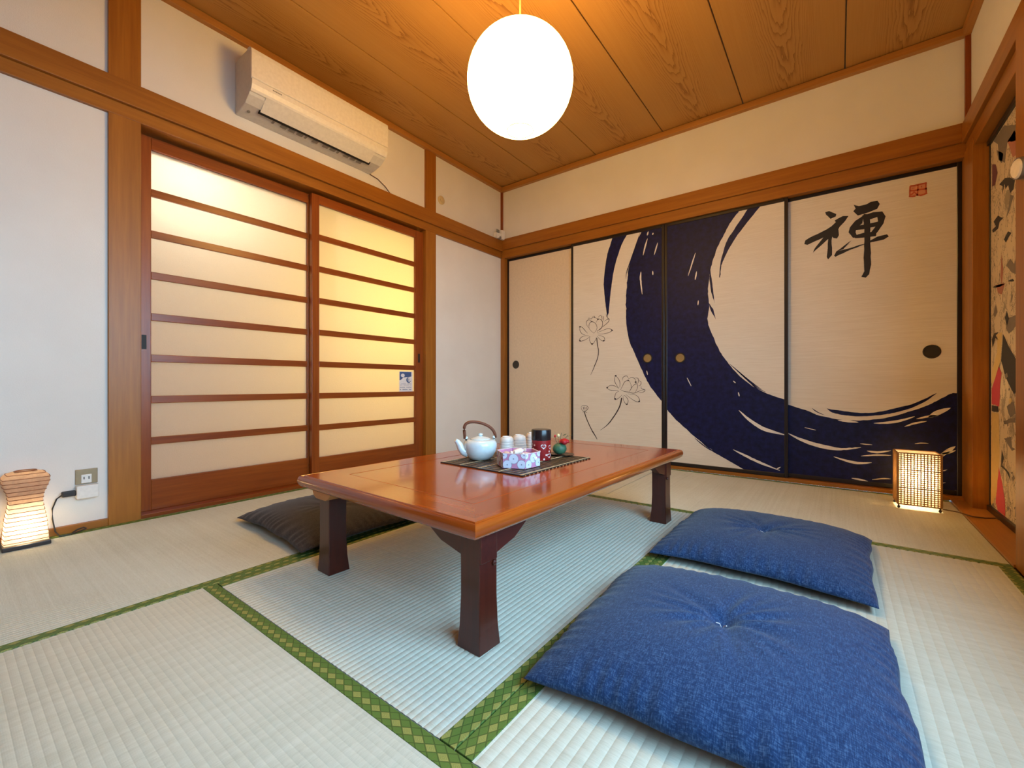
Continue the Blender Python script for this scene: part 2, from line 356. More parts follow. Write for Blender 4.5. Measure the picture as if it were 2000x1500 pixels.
# ceiling boards, grooves between
ceil = tag(box('ceiling', 'subfloor', -.09, XR + .1, YB - .1, .09, ZC + .014, ZC + .04, bevel=0), 'wooden board ceiling with arched grain', 'ceiling', kind=ST)
cx = [-.02, .437, .978, 1.507, 2.029, 2.557, 3.09]
for i in range(6):
    wd = (cx[i + 1] - cx[i]) / 2 - .003
    o = MB().box(-wd, wd, -1.95, 1.95, 0, .012).build('ceiling_board', 'ceil', ceil, bevel=.002)
    o.location = ((cx[i] + cx[i + 1]) / 2, -1.85 + (i % 3 - 1) * .035, ZC)
    for v in o.data.vertices: v.co.y = max(min(v.co.y, .02 - o.location.y), YB - .02 - o.location.y)

# tatami floor
floor = tag(box('floor', 'subfloor', -.05, 3.2, YB, .07, -.08, -.028, bevel=0), 'floor laid with woven rush mats and green borders', 'floor', kind=ST)
def mat_(x0, x1, y0, y1, long, lo, hi, P=.0155, D=.0014):
    """ribbed mat; lo/hi: cloth border on the low / high side across the rib direction"""
    e = bpy.data.objects.new('tatami_mat', None); COL.objects.link(e); e.parent = floor
    hw = .036; g = .0015
    x0 += g; x1 -= g; y0 += g; y1 -= g
    a0, a1, b0, b1 = (x0, x1, y0, y1) if long == 'x' else (y0, y1, x0, x1)
    n = int((b1 - b0) / P); P = (b1 - b0) / n
    prof = []
    for i in range(n):
        for t in (0, .12, .3, .5, .7, .88):
            prof.append((b0 + (i + t) * P, -D + D * math.sin(math.pi * max(0, min(1, (t - .04) / .92))) ** .6 if t else -D))
    prof.append((b1, -D))
    m = MB(); k = len(prof)
    for a in (a0, a1):
        for b_, z in prof: m.v.append((a, b_, z) if long == 'x' else (b_, a, z))
    m.f = [(i, i + 1, k + i + 1, k + i) for i in range(k - 1)]
    q = len(m.v)
    m.v += [(x0, y0, -.027), (x1, y0, -.027), (x1, y1, -.027), (x0, y1, -.027)]
    m.box(x0, x1, y0, y1, -.027, -.003)
    m.build('rush_surface', 'tatami_' + long, e, smooth=False)
    for on, c0, c1 in ((lo, b0, b0 + hw), (hi, b1 - hw, b1)):
        if not on: continue
        if long == 'x': MB().box(a0, a1, c0, c1, -.02, .0012).build('cloth_border', 'heri_x', e, bevel=.001)
        else: MB().box(c0, c1, a0, a1, -.02, .0012).build('cloth_border', 'heri_y', e, bevel=.001)
mat_(.012, 1.004, YB, -1.062, 'y', 1, 1, .0135, .0013)
mat_(.012, 1.50, -1.062, -.018, 'x', 1, 1)
mat_(1.50, 2.992, -1.062, -.018, 'x', 1, 1)
mat_(1.004, 2.014, -2.684, -1.062, 'y', 1, 1)
mat_(2.014, 2.992, -2.684, -1.062, 'y', 1, 1, .020)
mat_(1.004, 2.992, YB, -2.684, 'x', 1, 1, .014, .0010)
box('floor_edge', 'trim_y', 2.992, 3.2, YB, -1.16, -.02, .008, floor)

# sliding doors with frosted panes (left wall)
BZ = [1.527 - .0175 - .1945 * i for i in range(7)]
def shoji(n, y0, y1, xf, pull_y, label):
    d = thing('door_%d' % n, label, 'door', kind=ST)
    th = .03; sw = .052 if n == 1 else .047; z0, z1 = .018, 1.765
    box('stile', 'door_z', xf - th, xf, y0, y0 + sw, z0, z1, d); box('stile', 'door_z', xf - th, xf, y1 - (.075 if n == 2 else sw), y1, z0, z1, d)
    a, b_ = y0 + sw, y1 - (.075 if n == 2 else sw)
    box('rail', 'door_y', xf - th, xf - .001, a, b_, 1.712, z1, d); box('rail', 'door_y', xf - th, xf - .001, a, b_, z0, .160, d)
    for z in BZ: box('glazing_bar', 'door_y', xf - .018, xf - .003, a, b_, z - .0175, z + .0175, d)
    zs = [1.712] + BZ + [.160]
    for i in range(8):
        box('pane', 'glass', xf - .023, xf - .019, a, b_, zs[i + 1] , zs[i], d, bevel=0)
    p = MB().box(xf - .004, xf + .0015, pull_y - .014, pull_y + .014, .765, .845).build('pull_plate', 'door_z', d)
    box('recess', 'dark', xf - .003, xf + .002, pull_y - .009, pull_y + .009, .772, .838, p, bevel=0)
    return d
shoji(1, DY0, -1.785, -.052, -2.617, 'frosted glass sliding door with thin crossbars, left of pair')
d2 = shoji(2, -1.832, DY1, -.014, -.997, 'frosted glass sliding door with small blue sticker, right of pair')
# sticker on the glass of the right door
stk = tag(MB().box(-.0315, -.0308, -1.167, -1.043, .553, .703).build('notice_sticker', 'stick_white'), 'small blue and white notice sticker on the frosted glass', 'sticker')
xs = -.0302
def ypoly(poly): return [(-1.167 + u * .124, .703 - v * .15) for u, v in poly]
def stkp(name, poly, mat, e=0): MB().flat(ypoly(poly), lambda u, v: (xs + e, u, v)).build(name, mat, stk)
def circ(cx_, cy_, rx, ry, n=20): return [(cx_ + rx * math.cos(2 * math.pi * i / n), cy_ + ry * math.sin(2 * math.pi * i / n)) for i in range(n)]
stkp('printed_field', [(.03, .03), (.9, .03), (.9, .25), (.55, .28), (.3, .3), (.12, .42), (.03, .44)], 'stick_blue')
stkp('printed_disc', circ(.26, .2, .14, .09), 'stick_white', .0003)
stkp('printed_ring', circ(.70, .42, .18, .145), 'stick_blue', .0003); stkp('printed_ring', circ(.74, .40, .13, .11), 'stick_white', .0006); stkp('printed_ring', circ(.68, .41, .08, .07), 'stick_grey', .0009)
for k, (z, c) in enumerate(((.60, 'stick_grey'), (.66, 'stick_grey'), (.77, 'boxgrey'), (.88, 'stick_blue'))):
    for j in range(9):
        if (j * 7 + k) % 5: stkp('printed_line', [(.05 + j * .095, z), (.13 + j * .095, z), (.13 + j * .095, z + .028), (.05 + j * .095, z + .028)], c)

# hall beyond the frosted doors, with its own lamps
hw_ = MB(); hw_.box(-1.35, -1.25, -3.3, -.3, 0, 2.5); hw_.box(-1.25, -.09, -3.4, -3.3, 0, 2.5); hw_.box(-1.25, -.09, -.3, -.2, 0, 2.5)
tag(hw_.build('wall_hall', 'floorwood'), 'unseen hall walls beyond the frosted doors, brown to cut bounce light', 'wall', kind=ST)  # out of view; brown wood chosen so the walls bounce less lamp light
tag(box('floor_hall', 'floorwood', -1.35, -.09, -3.4, -.2, -.05, 0, bevel=0), 'wooden hall floor beyond the frosted doors', 'floor', kind=ST)
tag(box('ceiling_hall', 'plaster', -1.35, -.09, -3.4, -.2, 2.5, 2.55, bevel=0), 'hall ceiling beyond the frosted doors', 'ceiling', kind=ST)
lampo('hall_lamp_white', (-.30, -2.42, 1.70), HALL_W, (1.0, .93, .74), .06)
lampo('hall_lamp_warm', (-.85, -1.15, 1.15), HALL_Y, (1.0, .72, .16), .08)

# ------------------------------------------------------------------ painted sliding panels (back wall)
def rag(poly, amp=.004, step=.02, seed=1):
    r = random.Random(seed); out = []
    for i, p in enumerate(poly):
        q = poly[(i + 1) % len(poly)]; d = math.hypot(q[0] - p[0], q[1] - p[1]); n = max(1, int(d / step))
        for k in range(n):
            t = k / n; j = amp if k else amp * .3
            out.append((p[0] + (q[0] - p[0]) * t + r.uniform(-j, j), p[1] + (q[1] - p[1]) * t + r.uniform(-j, j)))
    return out
def clip(poly, x0, x1, z0, z1):
    for ax, lim, sg in ((0, x0, 1), (0, x1, -1), (1, z0, 1), (1, z1, -1)):
        out = []
        for i in range(len(poly)):
            a, b_ = poly[i - 1], poly[i]
            ia, ib = (a[ax] - lim) * sg >= 0, (b_[ax] - lim) * sg >= 0
            if ia != ib:
                t = (lim - a[ax]) / (b_[ax] - a[ax]); out.append((a[0] + (b_[0] - a[0]) * t, a[1] + (b_[1] - a[1]) * t))
            if ib: out.append(b_)
        poly = out
        if not poly: return []
    return poly
FZ0, FZ1 = .022, 1.778
def fusuma(n, x0, x1, yf, label, paper_):
    d = thing('door_%d' % n, label, 'door', kind=ST)
    fw = .02
    box('panel', paper_, x0 + fw * .5, x1 - fw * .5, yf + .003, yf + .02, FZ0 + .01, FZ1 - .01, d, bevel=0)
    for a, b_ in ((x0, x0 + fw), (x1 - fw, x1)): box('frame_stile', 'lacquer', a, b_, yf, yf + .022, FZ0, FZ1, d, bevel=.003)
    for a, b_ in ((FZ0, FZ0 + .026), (FZ1 - .022, FZ1)): box('frame_rail', 'lacquer', x0 + fw, x1 - fw, yf, yf + .022, a, b_, d, bevel=.003)
    return (d, x0 + fw, x1 - fw, FZ0 + .026, FZ1 - .022, yf + .003)
P1 = fusuma(3, .042, .775, .030, 'plain cream sliding panel in the wall corner', 'fusuma_plain')
P2 = fusuma(4, .738, 1.510, .000, 'painted sliding panel with lotus line drawings and indigo stroke', 'fusuma')
P3 = fusuma(5, 1.511, 2.275, .000, 'painted sliding panel filled by a curved indigo brush stroke', 'fusuma')
P4 = fusuma(6, 2.250, 3.046, .030, 'painted sliding panel with black brush character and red seal', 'fusuma')
def crop(x0, y0, s): return lambda p: (x0 + p[0] / s, y0 + p[1] / s)
CB = crop(1080, 350, 2.5); CR = crop(1500, 600, 3.0); CK = crop(1500, 250, 3.75); CL = crop(1100, 580, 5.0); CS = crop(1750, 340, 20.0)
def topl(P, poly, cr):
    out = []
    for p in poly:
        q = pl(*cr(p), 1, P[5]); out.append((q.x, q.z))
    return out
def ink(P, name, poly, cr, mat='ink', amp=.004, lift=.0006, step=.02, seed=1):
    w_ = clip(rag(topl(P, poly, cr), amp, step, seed), P[1], P[2], P[3], P[4])
    if len(w_) < 3: return
    return MB().flat(w_, lambda u, v: (u, P[5] - lift, v)).build(name, mat, P[0])
def stroke_poly(pts, w0, w1=None, wm=None):
    """tapered ribbon round a polyline (u,v)"""
    n = len(pts); l, r = [], []
    for i, p in enumerate(pts):
        a, b_ = pts[max(0, i - 1)], pts[min(n - 1, i + 1)]
        dx, dy = b_[0] - a[0], b_[1] - a[1]; k = math.hypot(dx, dy) or 1
        t = i / (n - 1); w_ = (w0 if w1 is None else w0 + (w1 - w0) * t)
        if wm is not None: w_ = w0 + (wm - w0) * math.sin(math.pi * t)
        l.append((p[0] - dy / k * w_ / 2, p[1] + dx / k * w_ / 2)); r.append((p[0] + dy / k * w_ / 2, p[1] - dx / k * w_ / 2))
    return l + r[::-1]
def smooth(pts, n=5):
    out = []
    for i in range(len(pts) - 1):
        p0, p1, p2, p3 = pts[max(0, i - 1)], pts[i], pts[i + 1], pts[min(len(pts) - 1, i + 2)]
        for k in range(n):
            t = k / n
            out.append(tuple(.5 * (2 * p1[j] + (p2[j] - p0[j]) * t + (2 * p0[j] - 5 * p1[j] + 4 * p2[j] - p3[j]) * t * t + (3 * p1[j] - p0[j] - 3 * p2[j] + p3[j]) * t ** 3) for j in (0, 1)))
    out.append(pts[-1]); return out
def streak(P, name, pts, cr, w0, wm, mat='bare', lift=.0012, amp=.0015, seed=3):
    ink(P, name, stroke_poly(smooth(pts, 4), w0, None, wm), cr, mat, amp, lift, .012, seed)
# lotus panel
ink(P2, 'ink_stroke', smooth([(296, 268), (280, 320), (266, 365), (256, 425), (248, 500), (251, 560), (258, 620), (266, 680)]) + smooth([(273, 640), (281, 560), (290, 490), (301, 430), (318, 370), (340, 310), (372, 255)]), CB, amp=.003)
ink(P2, 'ink_stroke', smooth([(440, 240), (410, 305), (386, 375), (369, 440), (359, 540), (356, 640), (360, 720), (373, 790), (400, 852), (430, 920), (460, 985), (495, 1040), (530, 1082)]) + [(545, 1085), (545, 200)], CB, amp=.006, seed=2, step=.014)
for s_, w_ in (([(462, 290), (450, 330), (440, 372)], 7), ([(512, 310), (503, 340), (494, 370)], 6), ([(430, 452), (428, 490), (436, 562)], 8), ([(487, 448), (488, 468)], 7), ([(466, 255), (460, 275)], 7), ([(490, 262), (486, 272)], 6), ([(458, 935), (462, 955)], 5)):
    streak(P2, 'dry_brush_streak', s_, CB, 1.5, w_)
for k in range(7):
    streak(P2, 'dry_brush_hair', [(425 - k * 9, 262 + k * 26), (413 - k * 9, 300 + k * 26), (404 - k * 8, 330 + k * 26)], CB, .6, 3.2, 'ink', .0007, .001, k)
# sweeping panel
ink(P3, 'ink_stroke', [(530, 190), (925, 120)] + smooth([(908, 158), (870, 207), (835, 270), (805, 330), (785, 385), (770, 440), (760, 500), (757, 560), (762, 620), (755, 680), (765, 730), (785, 775), (815, 840), (850, 890), (900, 950), (960, 1000), (1020, 1035), (1080, 1060), (1150, 1082)]) +
    [(1160, 1500), (1050, 1468)] + smooth([(1035, 1455), (940, 1422), (880, 1385), (820, 1350), (760, 1310), (700, 1265), (640, 1210), (590, 1165), (530, 1095)]), CB, amp=.006, seed=4, step=.014)
ink(P3, 'ink_stroke', smooth([(968, 120), (925, 185), (885, 245), (850, 300), (830, 360), (818, 410), (812, 470), (815, 482)]) + smooth([(823, 420), (842, 375), (865, 330), (900, 275), (942, 220), (988, 162), (1040, 100)]), CB, amp=.003, seed=5)
ink(P3, 'ink_stroke', [(766, 430), (764, 490), (772, 550), (790, 607), (782, 540), (774, 480)], CB, amp=.001); ink(P3, 'ink_stroke', [(758, 600), (770, 640), (795, 684), (783, 635)], CB, amp=.001)
for s_, w_ in (([(908, 1128), (955, 1172), (1020, 1215), (1080, 1235), (1140, 1250)], 17), ([(880, 1320), (940, 1350), (1020, 1388), (1108, 1422)], 12), ([(696, 360), (680, 410), (660, 472)], 6), ([(702, 450), (694, 492)], 7), ([(710, 592), (708, 615)], 5), ([(655, 970), (675, 1010)], 4), ([(880, 985), (892, 995)], 5), ([(905, 1040), (910, 1060)], 6), ([(1092, 1415), (1112, 1405)], 6)):
    streak(P3, 'dry_brush_streak', s_, CB, 1.5, w_)
for k in range(9):
    streak(P3, 'dry_brush_hair', [(860 + k * 18, 900 + k * 17), (905 + k * 18, 938 + k * 16), (950 + k * 18, 975 + k * 13)], CB, .6, 4, 'ink', .0007, .001, k)
    streak(P3, 'dry_brush_hair', [(690 + k * 36, 1262 + k * 22), (730 + k * 36, 1296 + k * 21), (772 + k * 36, 1326 + k * 20)], CB, .6, 5, 'ink', .0007, .001, k)
# character panel
ink(P4, 'ink_stroke', [(90, 560)] + smooth([(122, 572), (170, 588), (230, 606), (290, 630), (360, 648), (440, 660), (540, 663), (640, 656), (740, 638), (820, 613), (900, 588), (960, 563), (1020, 532), (1070, 508), (1090, 503), (1130, 508)]) + [(1130, 1180), (90, 1100)], CR, amp=.004, seed=6)
ink(P4, 'ink_stroke', smooth([(343, 592), (375, 616), (430, 630), (500, 638), (580, 638), (660, 632), (740, 618), (820, 598), (870, 578), (930, 548), (990, 502)]) + smooth([(900, 545), (840, 570), (780, 583), (700, 603), (620, 617), (540, 619), (460, 611), (400, 602)]), CR, amp=.0025, seed=7)
for k in range(6): streak(P4, 'dry_brush_hair', [(700 + k * 30, 628 - k * 12), (780 + k * 28, 600 - k * 12), (860 + k * 24, 562 - k * 10)], CR, .6, 4.5, 'ink', .0007, .001, k)
streak(P4, 'dry_brush_hair', [(258, 592), (285, 612), (330, 632)], CR, .8, 5, 'ink', .0007)
for s_, w_ in (([(112, 735), (180, 770), (260, 800), (350, 822), (430, 832), (545, 822)], 22), ([(385, 876), (470, 902), (540, 914), (608, 910)], 15), ([(545, 872), (640, 866), (722, 868)], 9), ([(395, 1020), (430, 1024), (470, 1020)], 8), ([(490, 1002), (540, 1010), (585, 1020)], 10), ([(580, 842), (640, 850), (720, 840)], 12), ([(410, 662), (470, 668), (530, 674)], 13), ([(620, 680), (700, 676), (780, 664), (860, 640)], 15), ([(800, 700), (860, 680), (930, 668)], 11),
               ([(940, 645), (990, 620), (1070, 590)], 30), ([(870, 655), (940, 640), (1000, 634)], 12), ([(760, 628), (830, 606), (900, 584), (965, 560)], 9), ([(1000, 880), (1050, 845), (1098, 815)], 26), ([(1010, 860), (1060, 852), (1100, 838)], 12), ([(860, 800), (900, 796), (940, 798)], 6), ([(610, 1010), (680, 1004), (720, 1006)], 7), ([(280, 628), (340, 640), (420, 655)], 6), ([(990, 1035), (1040, 1028)], 6), ([(1020, 960), (1050, 952)], 6), ([(215, 705), (280, 720)], 4), ([(540, 800), (610, 806)], 5)):
    streak(P4, 'dry_brush_streak', s_, CR, 1.5, w_, amp=.002)
ink(P4, 'bare_corner', [(1005, 1100), (1040, 1098), (1080, 1086), (1098, 1070), (1098, 1128), (1005, 1118)], CR, 'bare', .002, .0012)
# brush character, stroke by stroke
for i, st in enumerate([
    [(418, 617), (448, 608), (500, 630), (497, 648), (457, 666), (440, 648), (425, 635)],
    [(266, 852), (272, 824), (300, 806), (395, 760), (465, 720), (497, 690), (487, 678), (548, 645), (590, 644), (565, 682), (525, 724), (508, 755), (440, 786), (340, 832), (290, 856)],
    [(465, 740), (512, 745), (452, 802), (395, 855), (328, 914), (342, 882), (385, 828), (428, 778)],
    [(440, 785), (470, 775), (466, 850), (469, 930), (440, 963), (430, 945), (437, 880)],
    [(468, 765), (516, 742), (520, 785), (505, 810), (480, 806), (460, 786)],
    [(627, 563), (665, 573), (720, 560), (755, 540), (802, 534), (818, 556), (800, 592), (740, 617), (690, 632), (658, 642), (624, 610), (641, 590)],
    [(705, 636), (640, 680), (600, 728), (590, 765), (622, 805), (656, 798), (641, 765), (646, 735), (690, 698)],
    [(690, 640), (770, 617), (838, 611), (862, 646), (846, 700), (802, 762), (772, 792), (742, 780), (788, 722), (806, 682), (800, 652), (740, 672), (700, 690)],
    [(636, 722), (760, 696), (806, 686), (790, 722), (700, 742), (638, 748)],
    [(618, 795), (700, 768), (795, 755), (792, 792), (640, 808)],
    [(484, 936), (500, 904), (560, 890), (700, 850), (800, 796), (872, 779), (884, 795), (850, 816), (760, 836), (680, 862), (580, 902), (494, 944)],
    [(500, 905), (612, 822), (552, 888)],
    [(700, 630), (748, 632), (750, 800), (755, 1000), (742, 1070), (716, 1096), (683, 1090), (706, 1050), (700, 950), (706, 800)]]):
    ink(P4, 'brush_character_stroke', st, CK, 'black_ink', .0015, .0006 + .00005 * i, .02, i)
# red seal
ink(P4, 'seal_field', [(555, 440), (1180, 345), (1210, 740), (1090, 830), (840, 850), (540, 890)], CS, 'sealpale', 0, .0006)
for s_, w_ in (([(560, 470), (700, 455), (830, 425), (1000, 385), (1200, 345)], 60), ([(555, 470), (540, 640), (540, 870)], 60), ([(550, 650), (700, 650), (860, 615), (1190, 570)], 60), ([(860, 420), (850, 620), (830, 850)], 55), ([(1165, 360), (1165, 560), (1180, 720)], 60), ([(500, 880), (640, 880), (760, 860)], 60), ([(830, 820), (960, 835), (1090, 800), (1220, 735)], 60), ([(570, 820), (660, 760), (700, 700), (780, 760), (830, 830)], 55), ([(980, 470), (1010, 520)], 40), ([(620, 560), (760, 540)], 20)):
    ink(P4, 'seal_line', stroke_poly(s_, w_), CS, 'seal', 0, .0010)
# lotus drawings: fine brush lines
def line(pts, w0=2, wm=5): ink(P2, 'lotus_line', stroke_poly(smooth(pts, 4), w0, None, wm), CL, 'line_ink', 0, .0008)
for pts in ([(300, 355), (255, 310), (255, 265), (280, 240), (320, 265), (330, 310), (300, 355)], [(245, 300), (225, 260), (235, 230), (260, 225), (280, 240)], [(330, 330), (370, 310), (385, 260), (375, 230), (345, 215), (320, 250)],
            [(240, 225), (250, 205), (275, 215), (290, 195), (310, 205), (300, 185), (320, 205), (345, 215)], [(340, 200), (365, 180), (380, 205), (375, 235)], [(385, 185), (395, 205), (385, 245)], [(400, 240), (420, 225), (450, 215), (440, 245), (400, 280), (350, 320), (330, 340)],
            [(160, 285), (190, 300), (215, 330), (240, 355)], [(160, 285), (165, 330), (185, 360), (215, 370)], [(255, 380), (210, 380), (170, 400), (160, 432), (200, 425), (240, 405), (260, 385)], [(262, 385), (258, 420), (270, 450), (285, 465), (310, 430), (325, 395)],
            [(330, 350), (390, 325), (440, 310), (480, 325), (440, 350), (380, 362), (335, 360)], [(330, 380), (355, 410), (385, 430), (405, 425), (400, 395), (370, 380), (340, 375)], [(420, 165), (425, 190), (445, 215)],
            [(660, 850), (640, 815), (600, 830), (580, 870), (560, 905)], [(560, 905), (590, 920), (640, 930), (690, 940), (740, 920), (790, 905)], [(660, 850), (665, 890), (645, 925)], [(660, 900), (690, 860), (720, 850), (725, 890), (700, 935)],
            [(580, 815), (585, 785), (620, 770), (640, 800)], [(640, 800), (670, 785), (700, 800), (710, 830)], [(700, 790), (730, 795), (735, 825), (725, 850)], [(735, 815), (760, 830), (755, 860), (735, 870)], [(760, 870), (765, 895), (800, 908), (780, 930), (735, 935)],
            [(510, 765), (500, 810), (515, 850), (545, 895)], [(510, 765), (540, 800), (555, 840), (552, 885)], [(425, 885), (460, 865), (500, 868), (540, 890)], [(425, 890), (460, 910), (500, 915), (540, 912)], [(545, 920), (515, 940), (502, 1000), (540, 990), (575, 955)],
            [(585, 965), (590, 1010), (620, 1052), (635, 1010), (610, 970), (590, 960)], [(610, 950), (660, 990), (710, 1020), (748, 1022), (735, 980), (700, 955), (630, 945)],
            [(175, 1075), (190, 1060), (225, 1062), (243, 1078), (232, 1105), (200, 1115), (182, 1100), (175, 1075)], [(195, 1070), (200, 1100)], [(212, 1068), (214, 1102)], [(228, 1072), (224, 1100)], [(190, 1125), (215, 1122), (232, 1130)]): line(pts)
for pts, w0, w1 in (([(328, 400), (335, 470), (345, 530), (335, 600), (312, 660)], 9, 7), ([(312, 660), (290, 715), (268, 762)], 9, 2), ([(572, 985), (555, 1060), (520, 1130), (460, 1218)], 13, 10), ([(460, 1218), (420, 1260), (362, 1302)], 11, 2), ([(206, 1120), (225, 1180), (255, 1250), (285, 1310)], 9, 8), ([(285, 1310), (310, 1350), (332, 1390)], 12, 5)):
    ink(P2, 'lotus_stem', stroke_poly(smooth(pts, 4), w0, w1), CL, 'line_ink', .0006, .0008)
for c_, r_ in (((165, 292), 9), ((478, 326), 9), ((282, 458), 10), ((395, 428), 9), ((165, 428), 8), ((340, 218), 9), ((280, 242), 7), ((513, 770), 10), ((430, 886), 9), ((508, 995), 9), ((622, 1048), 9), ((742, 1020), 9), ((708, 832), 10), ((635, 815), 8), ((440, 215), 7)):
    ink(P2, 'lotus_petal_tip', circ(*c_, r_, r_ * .8, 10), CL, 'line_ink', .0005, .0009)
# recessed round pulls
for P, hx, hz, bm_ in ((P1, .142, .789, 'dark_iron'), (P2, 1.386, .803, 'brass'), (P3, 1.622, .797, 'brass'), (P4, 2.930, .785, 'dark_iron')):
    y = P[5]
    mk = lambda prof: [(r, z) for r, z in prof]
    h = MB().lathe([(.036, .0), (.037, .003), (.034, .006), (.029, .0055), (.028, .003)], 28)
    h.v = [(hx + a, y - c, hz + b_) for a, b_, c in h.v]
    hh = h.build('pull_ring', 'dark_iron', P[0], smooth='auto')
    h = MB().lathe([(.0285, .001), (.0285, .0036), (.022, .0032), (.0, .003)], 24)
    h.v = [(hx + a, y - c, hz + b_) for a, b_, c in h.v]; h.build('pull_cup', bm_, P[0], smooth='auto')

# ------------------------------------------------------------------ printed panel on the right (generic print)
d7 = thing('door_7', 'sliding panel with old style figure print at right edge', 'door', kind=ST)
XP = 3.104
box('panel', 'mural', XP, XP + .02, -1.05, -.188, .03, 1.76, d7, bevel=0)
box('frame_rail', 'lacquer', XP - .012, XP + .022, -1.05, -.188, .010, .036, d7); box('frame_rail', 'lacquer', XP - .012, XP + .022, -1.05, -.188, 1.742, 1.765, d7); box('frame_stile', 'lacquer', XP - .004, XP + .022, -.200, -.186, .036, 1.742, d7)
CA = crop(1880, 220, 3.75); CQ = crop(1880, 600, 2.885)
def mur(poly, cr, mat, lift=.0006, amp=.003):
    pts = [(max(-1.04, min(-.20, q.y)), max(.037, min(1.742, q.z))) for q in (pl(*cr(p), 0, XP) for p in poly)]
    MB().flat(rag(pts, amp, .03, len(poly)), lambda u, v: (XP - lift, u, v)).build('print_shape', mat, d7)
for poly, mat in (([(225, 120), (300, 100), (430, 80), (430, 190), (330, 220), (310, 370), (270, 350), (260, 230)], 'm_grey'), ([(330, 210), (380, 130), (410, 180), (420, 290), (370, 330), (345, 250)], 'm_rose'),
                  ([(218, 380), (245, 380), (258, 440), (240, 530), (218, 540)], 'm_purple'), ([(250, 270), (300, 300), (290, 370), (262, 340)], 'm_grey'), ([(270, 525), (310, 480), (345, 475), (385, 490), (375, 560), (350, 590), (335, 530), (315, 560), (310, 520), (288, 610), (295, 540)], 'm_black'),
                  ([(350, 600), (378, 610), (345, 720), (318, 780), (338, 690)], 'm_grey'), ([(228, 800), (262, 752), (300, 770), (272, 800), (262, 850), (222, 880), (218, 860), (245, 830)], 'm_black'), ([(305, 930), (335, 870), (358, 880), (335, 920), (320, 950)], 'm_black'),
                  ([(320, 1120), (350, 1070), (380, 1110), (415, 960), (420, 1000), (395, 1120), (410, 1200), (360, 1170)], 'm_grey'), ([(285, 1030), (300, 1150), (290, 1270), (278, 1200)], 'm_rose'), ([(245, 1260), (310, 1250), (290, 1330), (260, 1320)], 'm_rose'),
                  ([(222, 1280), (250, 1265), (320, 1245), (300, 1262), (260, 1280)], 'm_black'), ([(330, 1235), (370, 1215), (380, 1235)], 'm_black'), ([(225, 1480), (245, 1400), (258, 1460), (240, 1500)], 'm_grey'), ([(355, 1360), (362, 1310), (370, 1340), (362, 1400)], 'm_grey')): mur(poly, CA, mat)
for poly, mat in (([(165, 180), (180, 145), (205, 140), (188, 160), (205, 185), (185, 175), (170, 230)], 'm_black'), ([(195, 150), (222, 140), (215, 300), (185, 400), (165, 440), (165, 360), (195, 260)], 'm_gold'), ([(260, 60), (300, 45), (310, 90), (285, 130), (262, 150), (245, 120)], 'm_grey'), ([(250, 20), (262, 60), (250, 110), (240, 60)], 'm_black'),
                  ([(228, 150), (260, 220), (300, 290), (325, 310), (315, 470), (290, 490), (265, 440), (235, 370), (218, 300)], 'm_black'), ([(205, 330), (222, 370), (212, 440), (208, 560), (165, 545), (165, 460), (185, 400)], 'm_red'), ([(165, 550), (202, 560), (205, 590), (165, 585)], 'm_black'),
                  ([(165, 590), (205, 600), (210, 850), (190, 1060), (165, 1120), (158, 1100)], 'm_gold'), ([(205, 900), (218, 960), (240, 1090), (242, 1180), (200, 1150), (188, 1100)], 'm_red'), ([(250, 560), (290, 530), (300, 600), (270, 620), (260, 600)], 'm_grey'), ([(230, 640), (300, 620), (295, 650), (235, 660)], 'm_grey'),
                  ([(235, 740), (275, 730), (280, 790), (300, 800), (280, 810), (260, 780)], 'm_grey'), ([(222, 800), (235, 850), (225, 890), (262, 930), (272, 980), (250, 930), (218, 900)], 'm_black'), ([(300, 1100), (312, 1090), (308, 1190), (296, 1180)], 'm_grey'), ([(160, 1115), (175, 1100), (185, 1130), (170, 1140)], 'm_grey')): mur(poly, CQ, mat)
r_ = random.Random(5)
for i in range(14):
    a, b_ = r_.uniform(228, 310), r_.uniform(380, 1160); k = r_.uniform(4, 15)
    mur([(a, b_), (a + k, b_ - k), (a + k * 1.4, b_ + k * .6), (a + k * .4, b_ + k * 2)], CQ, r_.choice(('m_grey', 'm_grey', 'm_black', 'm_gold')), .0009, .001)

# ------------------------------------------------------------------ window of the right wall (beside the viewer, out of frame)
wd = thing('window_1', 'tall sliding window in the right wall', 'window', kind=ST)
box('window_frame', 'post_z', XR - .012, XR + .1, -1.73, -1.70, .55, 1.70, wd); box('window_frame', 'post_z', XR - .012, XR + .1, -3.4, -3.37, .55, 1.70, wd); box('window_frame', 'post_y', XR - .02, XR + .1, -3.37, -1.73, .55, .58, wd); box('window_frame', 'post_y', XR - .012, XR + .1, -3.37, -1.73, 1.67, 1.70, wd)
box('window_frame', 'post_z', XR + .03, XR + .07, -2.57, -2.53, .58, 1.67, wd)
for a, b_ in ((-3.37, -2.57), (-2.53, -1.73)): box('pane', 'pane', XR + .045, XR + .049, a, b_, .58, 1.67, wd, bevel=0)
tag(box('ground', 'ground', XR + .1, 12, -12, 8, -.5, -.4, bevel=0), 'unseen ground outside the window, darkened to cut daylight bounce', 'ground', kind=ST)  # out of view; made dark so less daylight bounces onto the upper walls

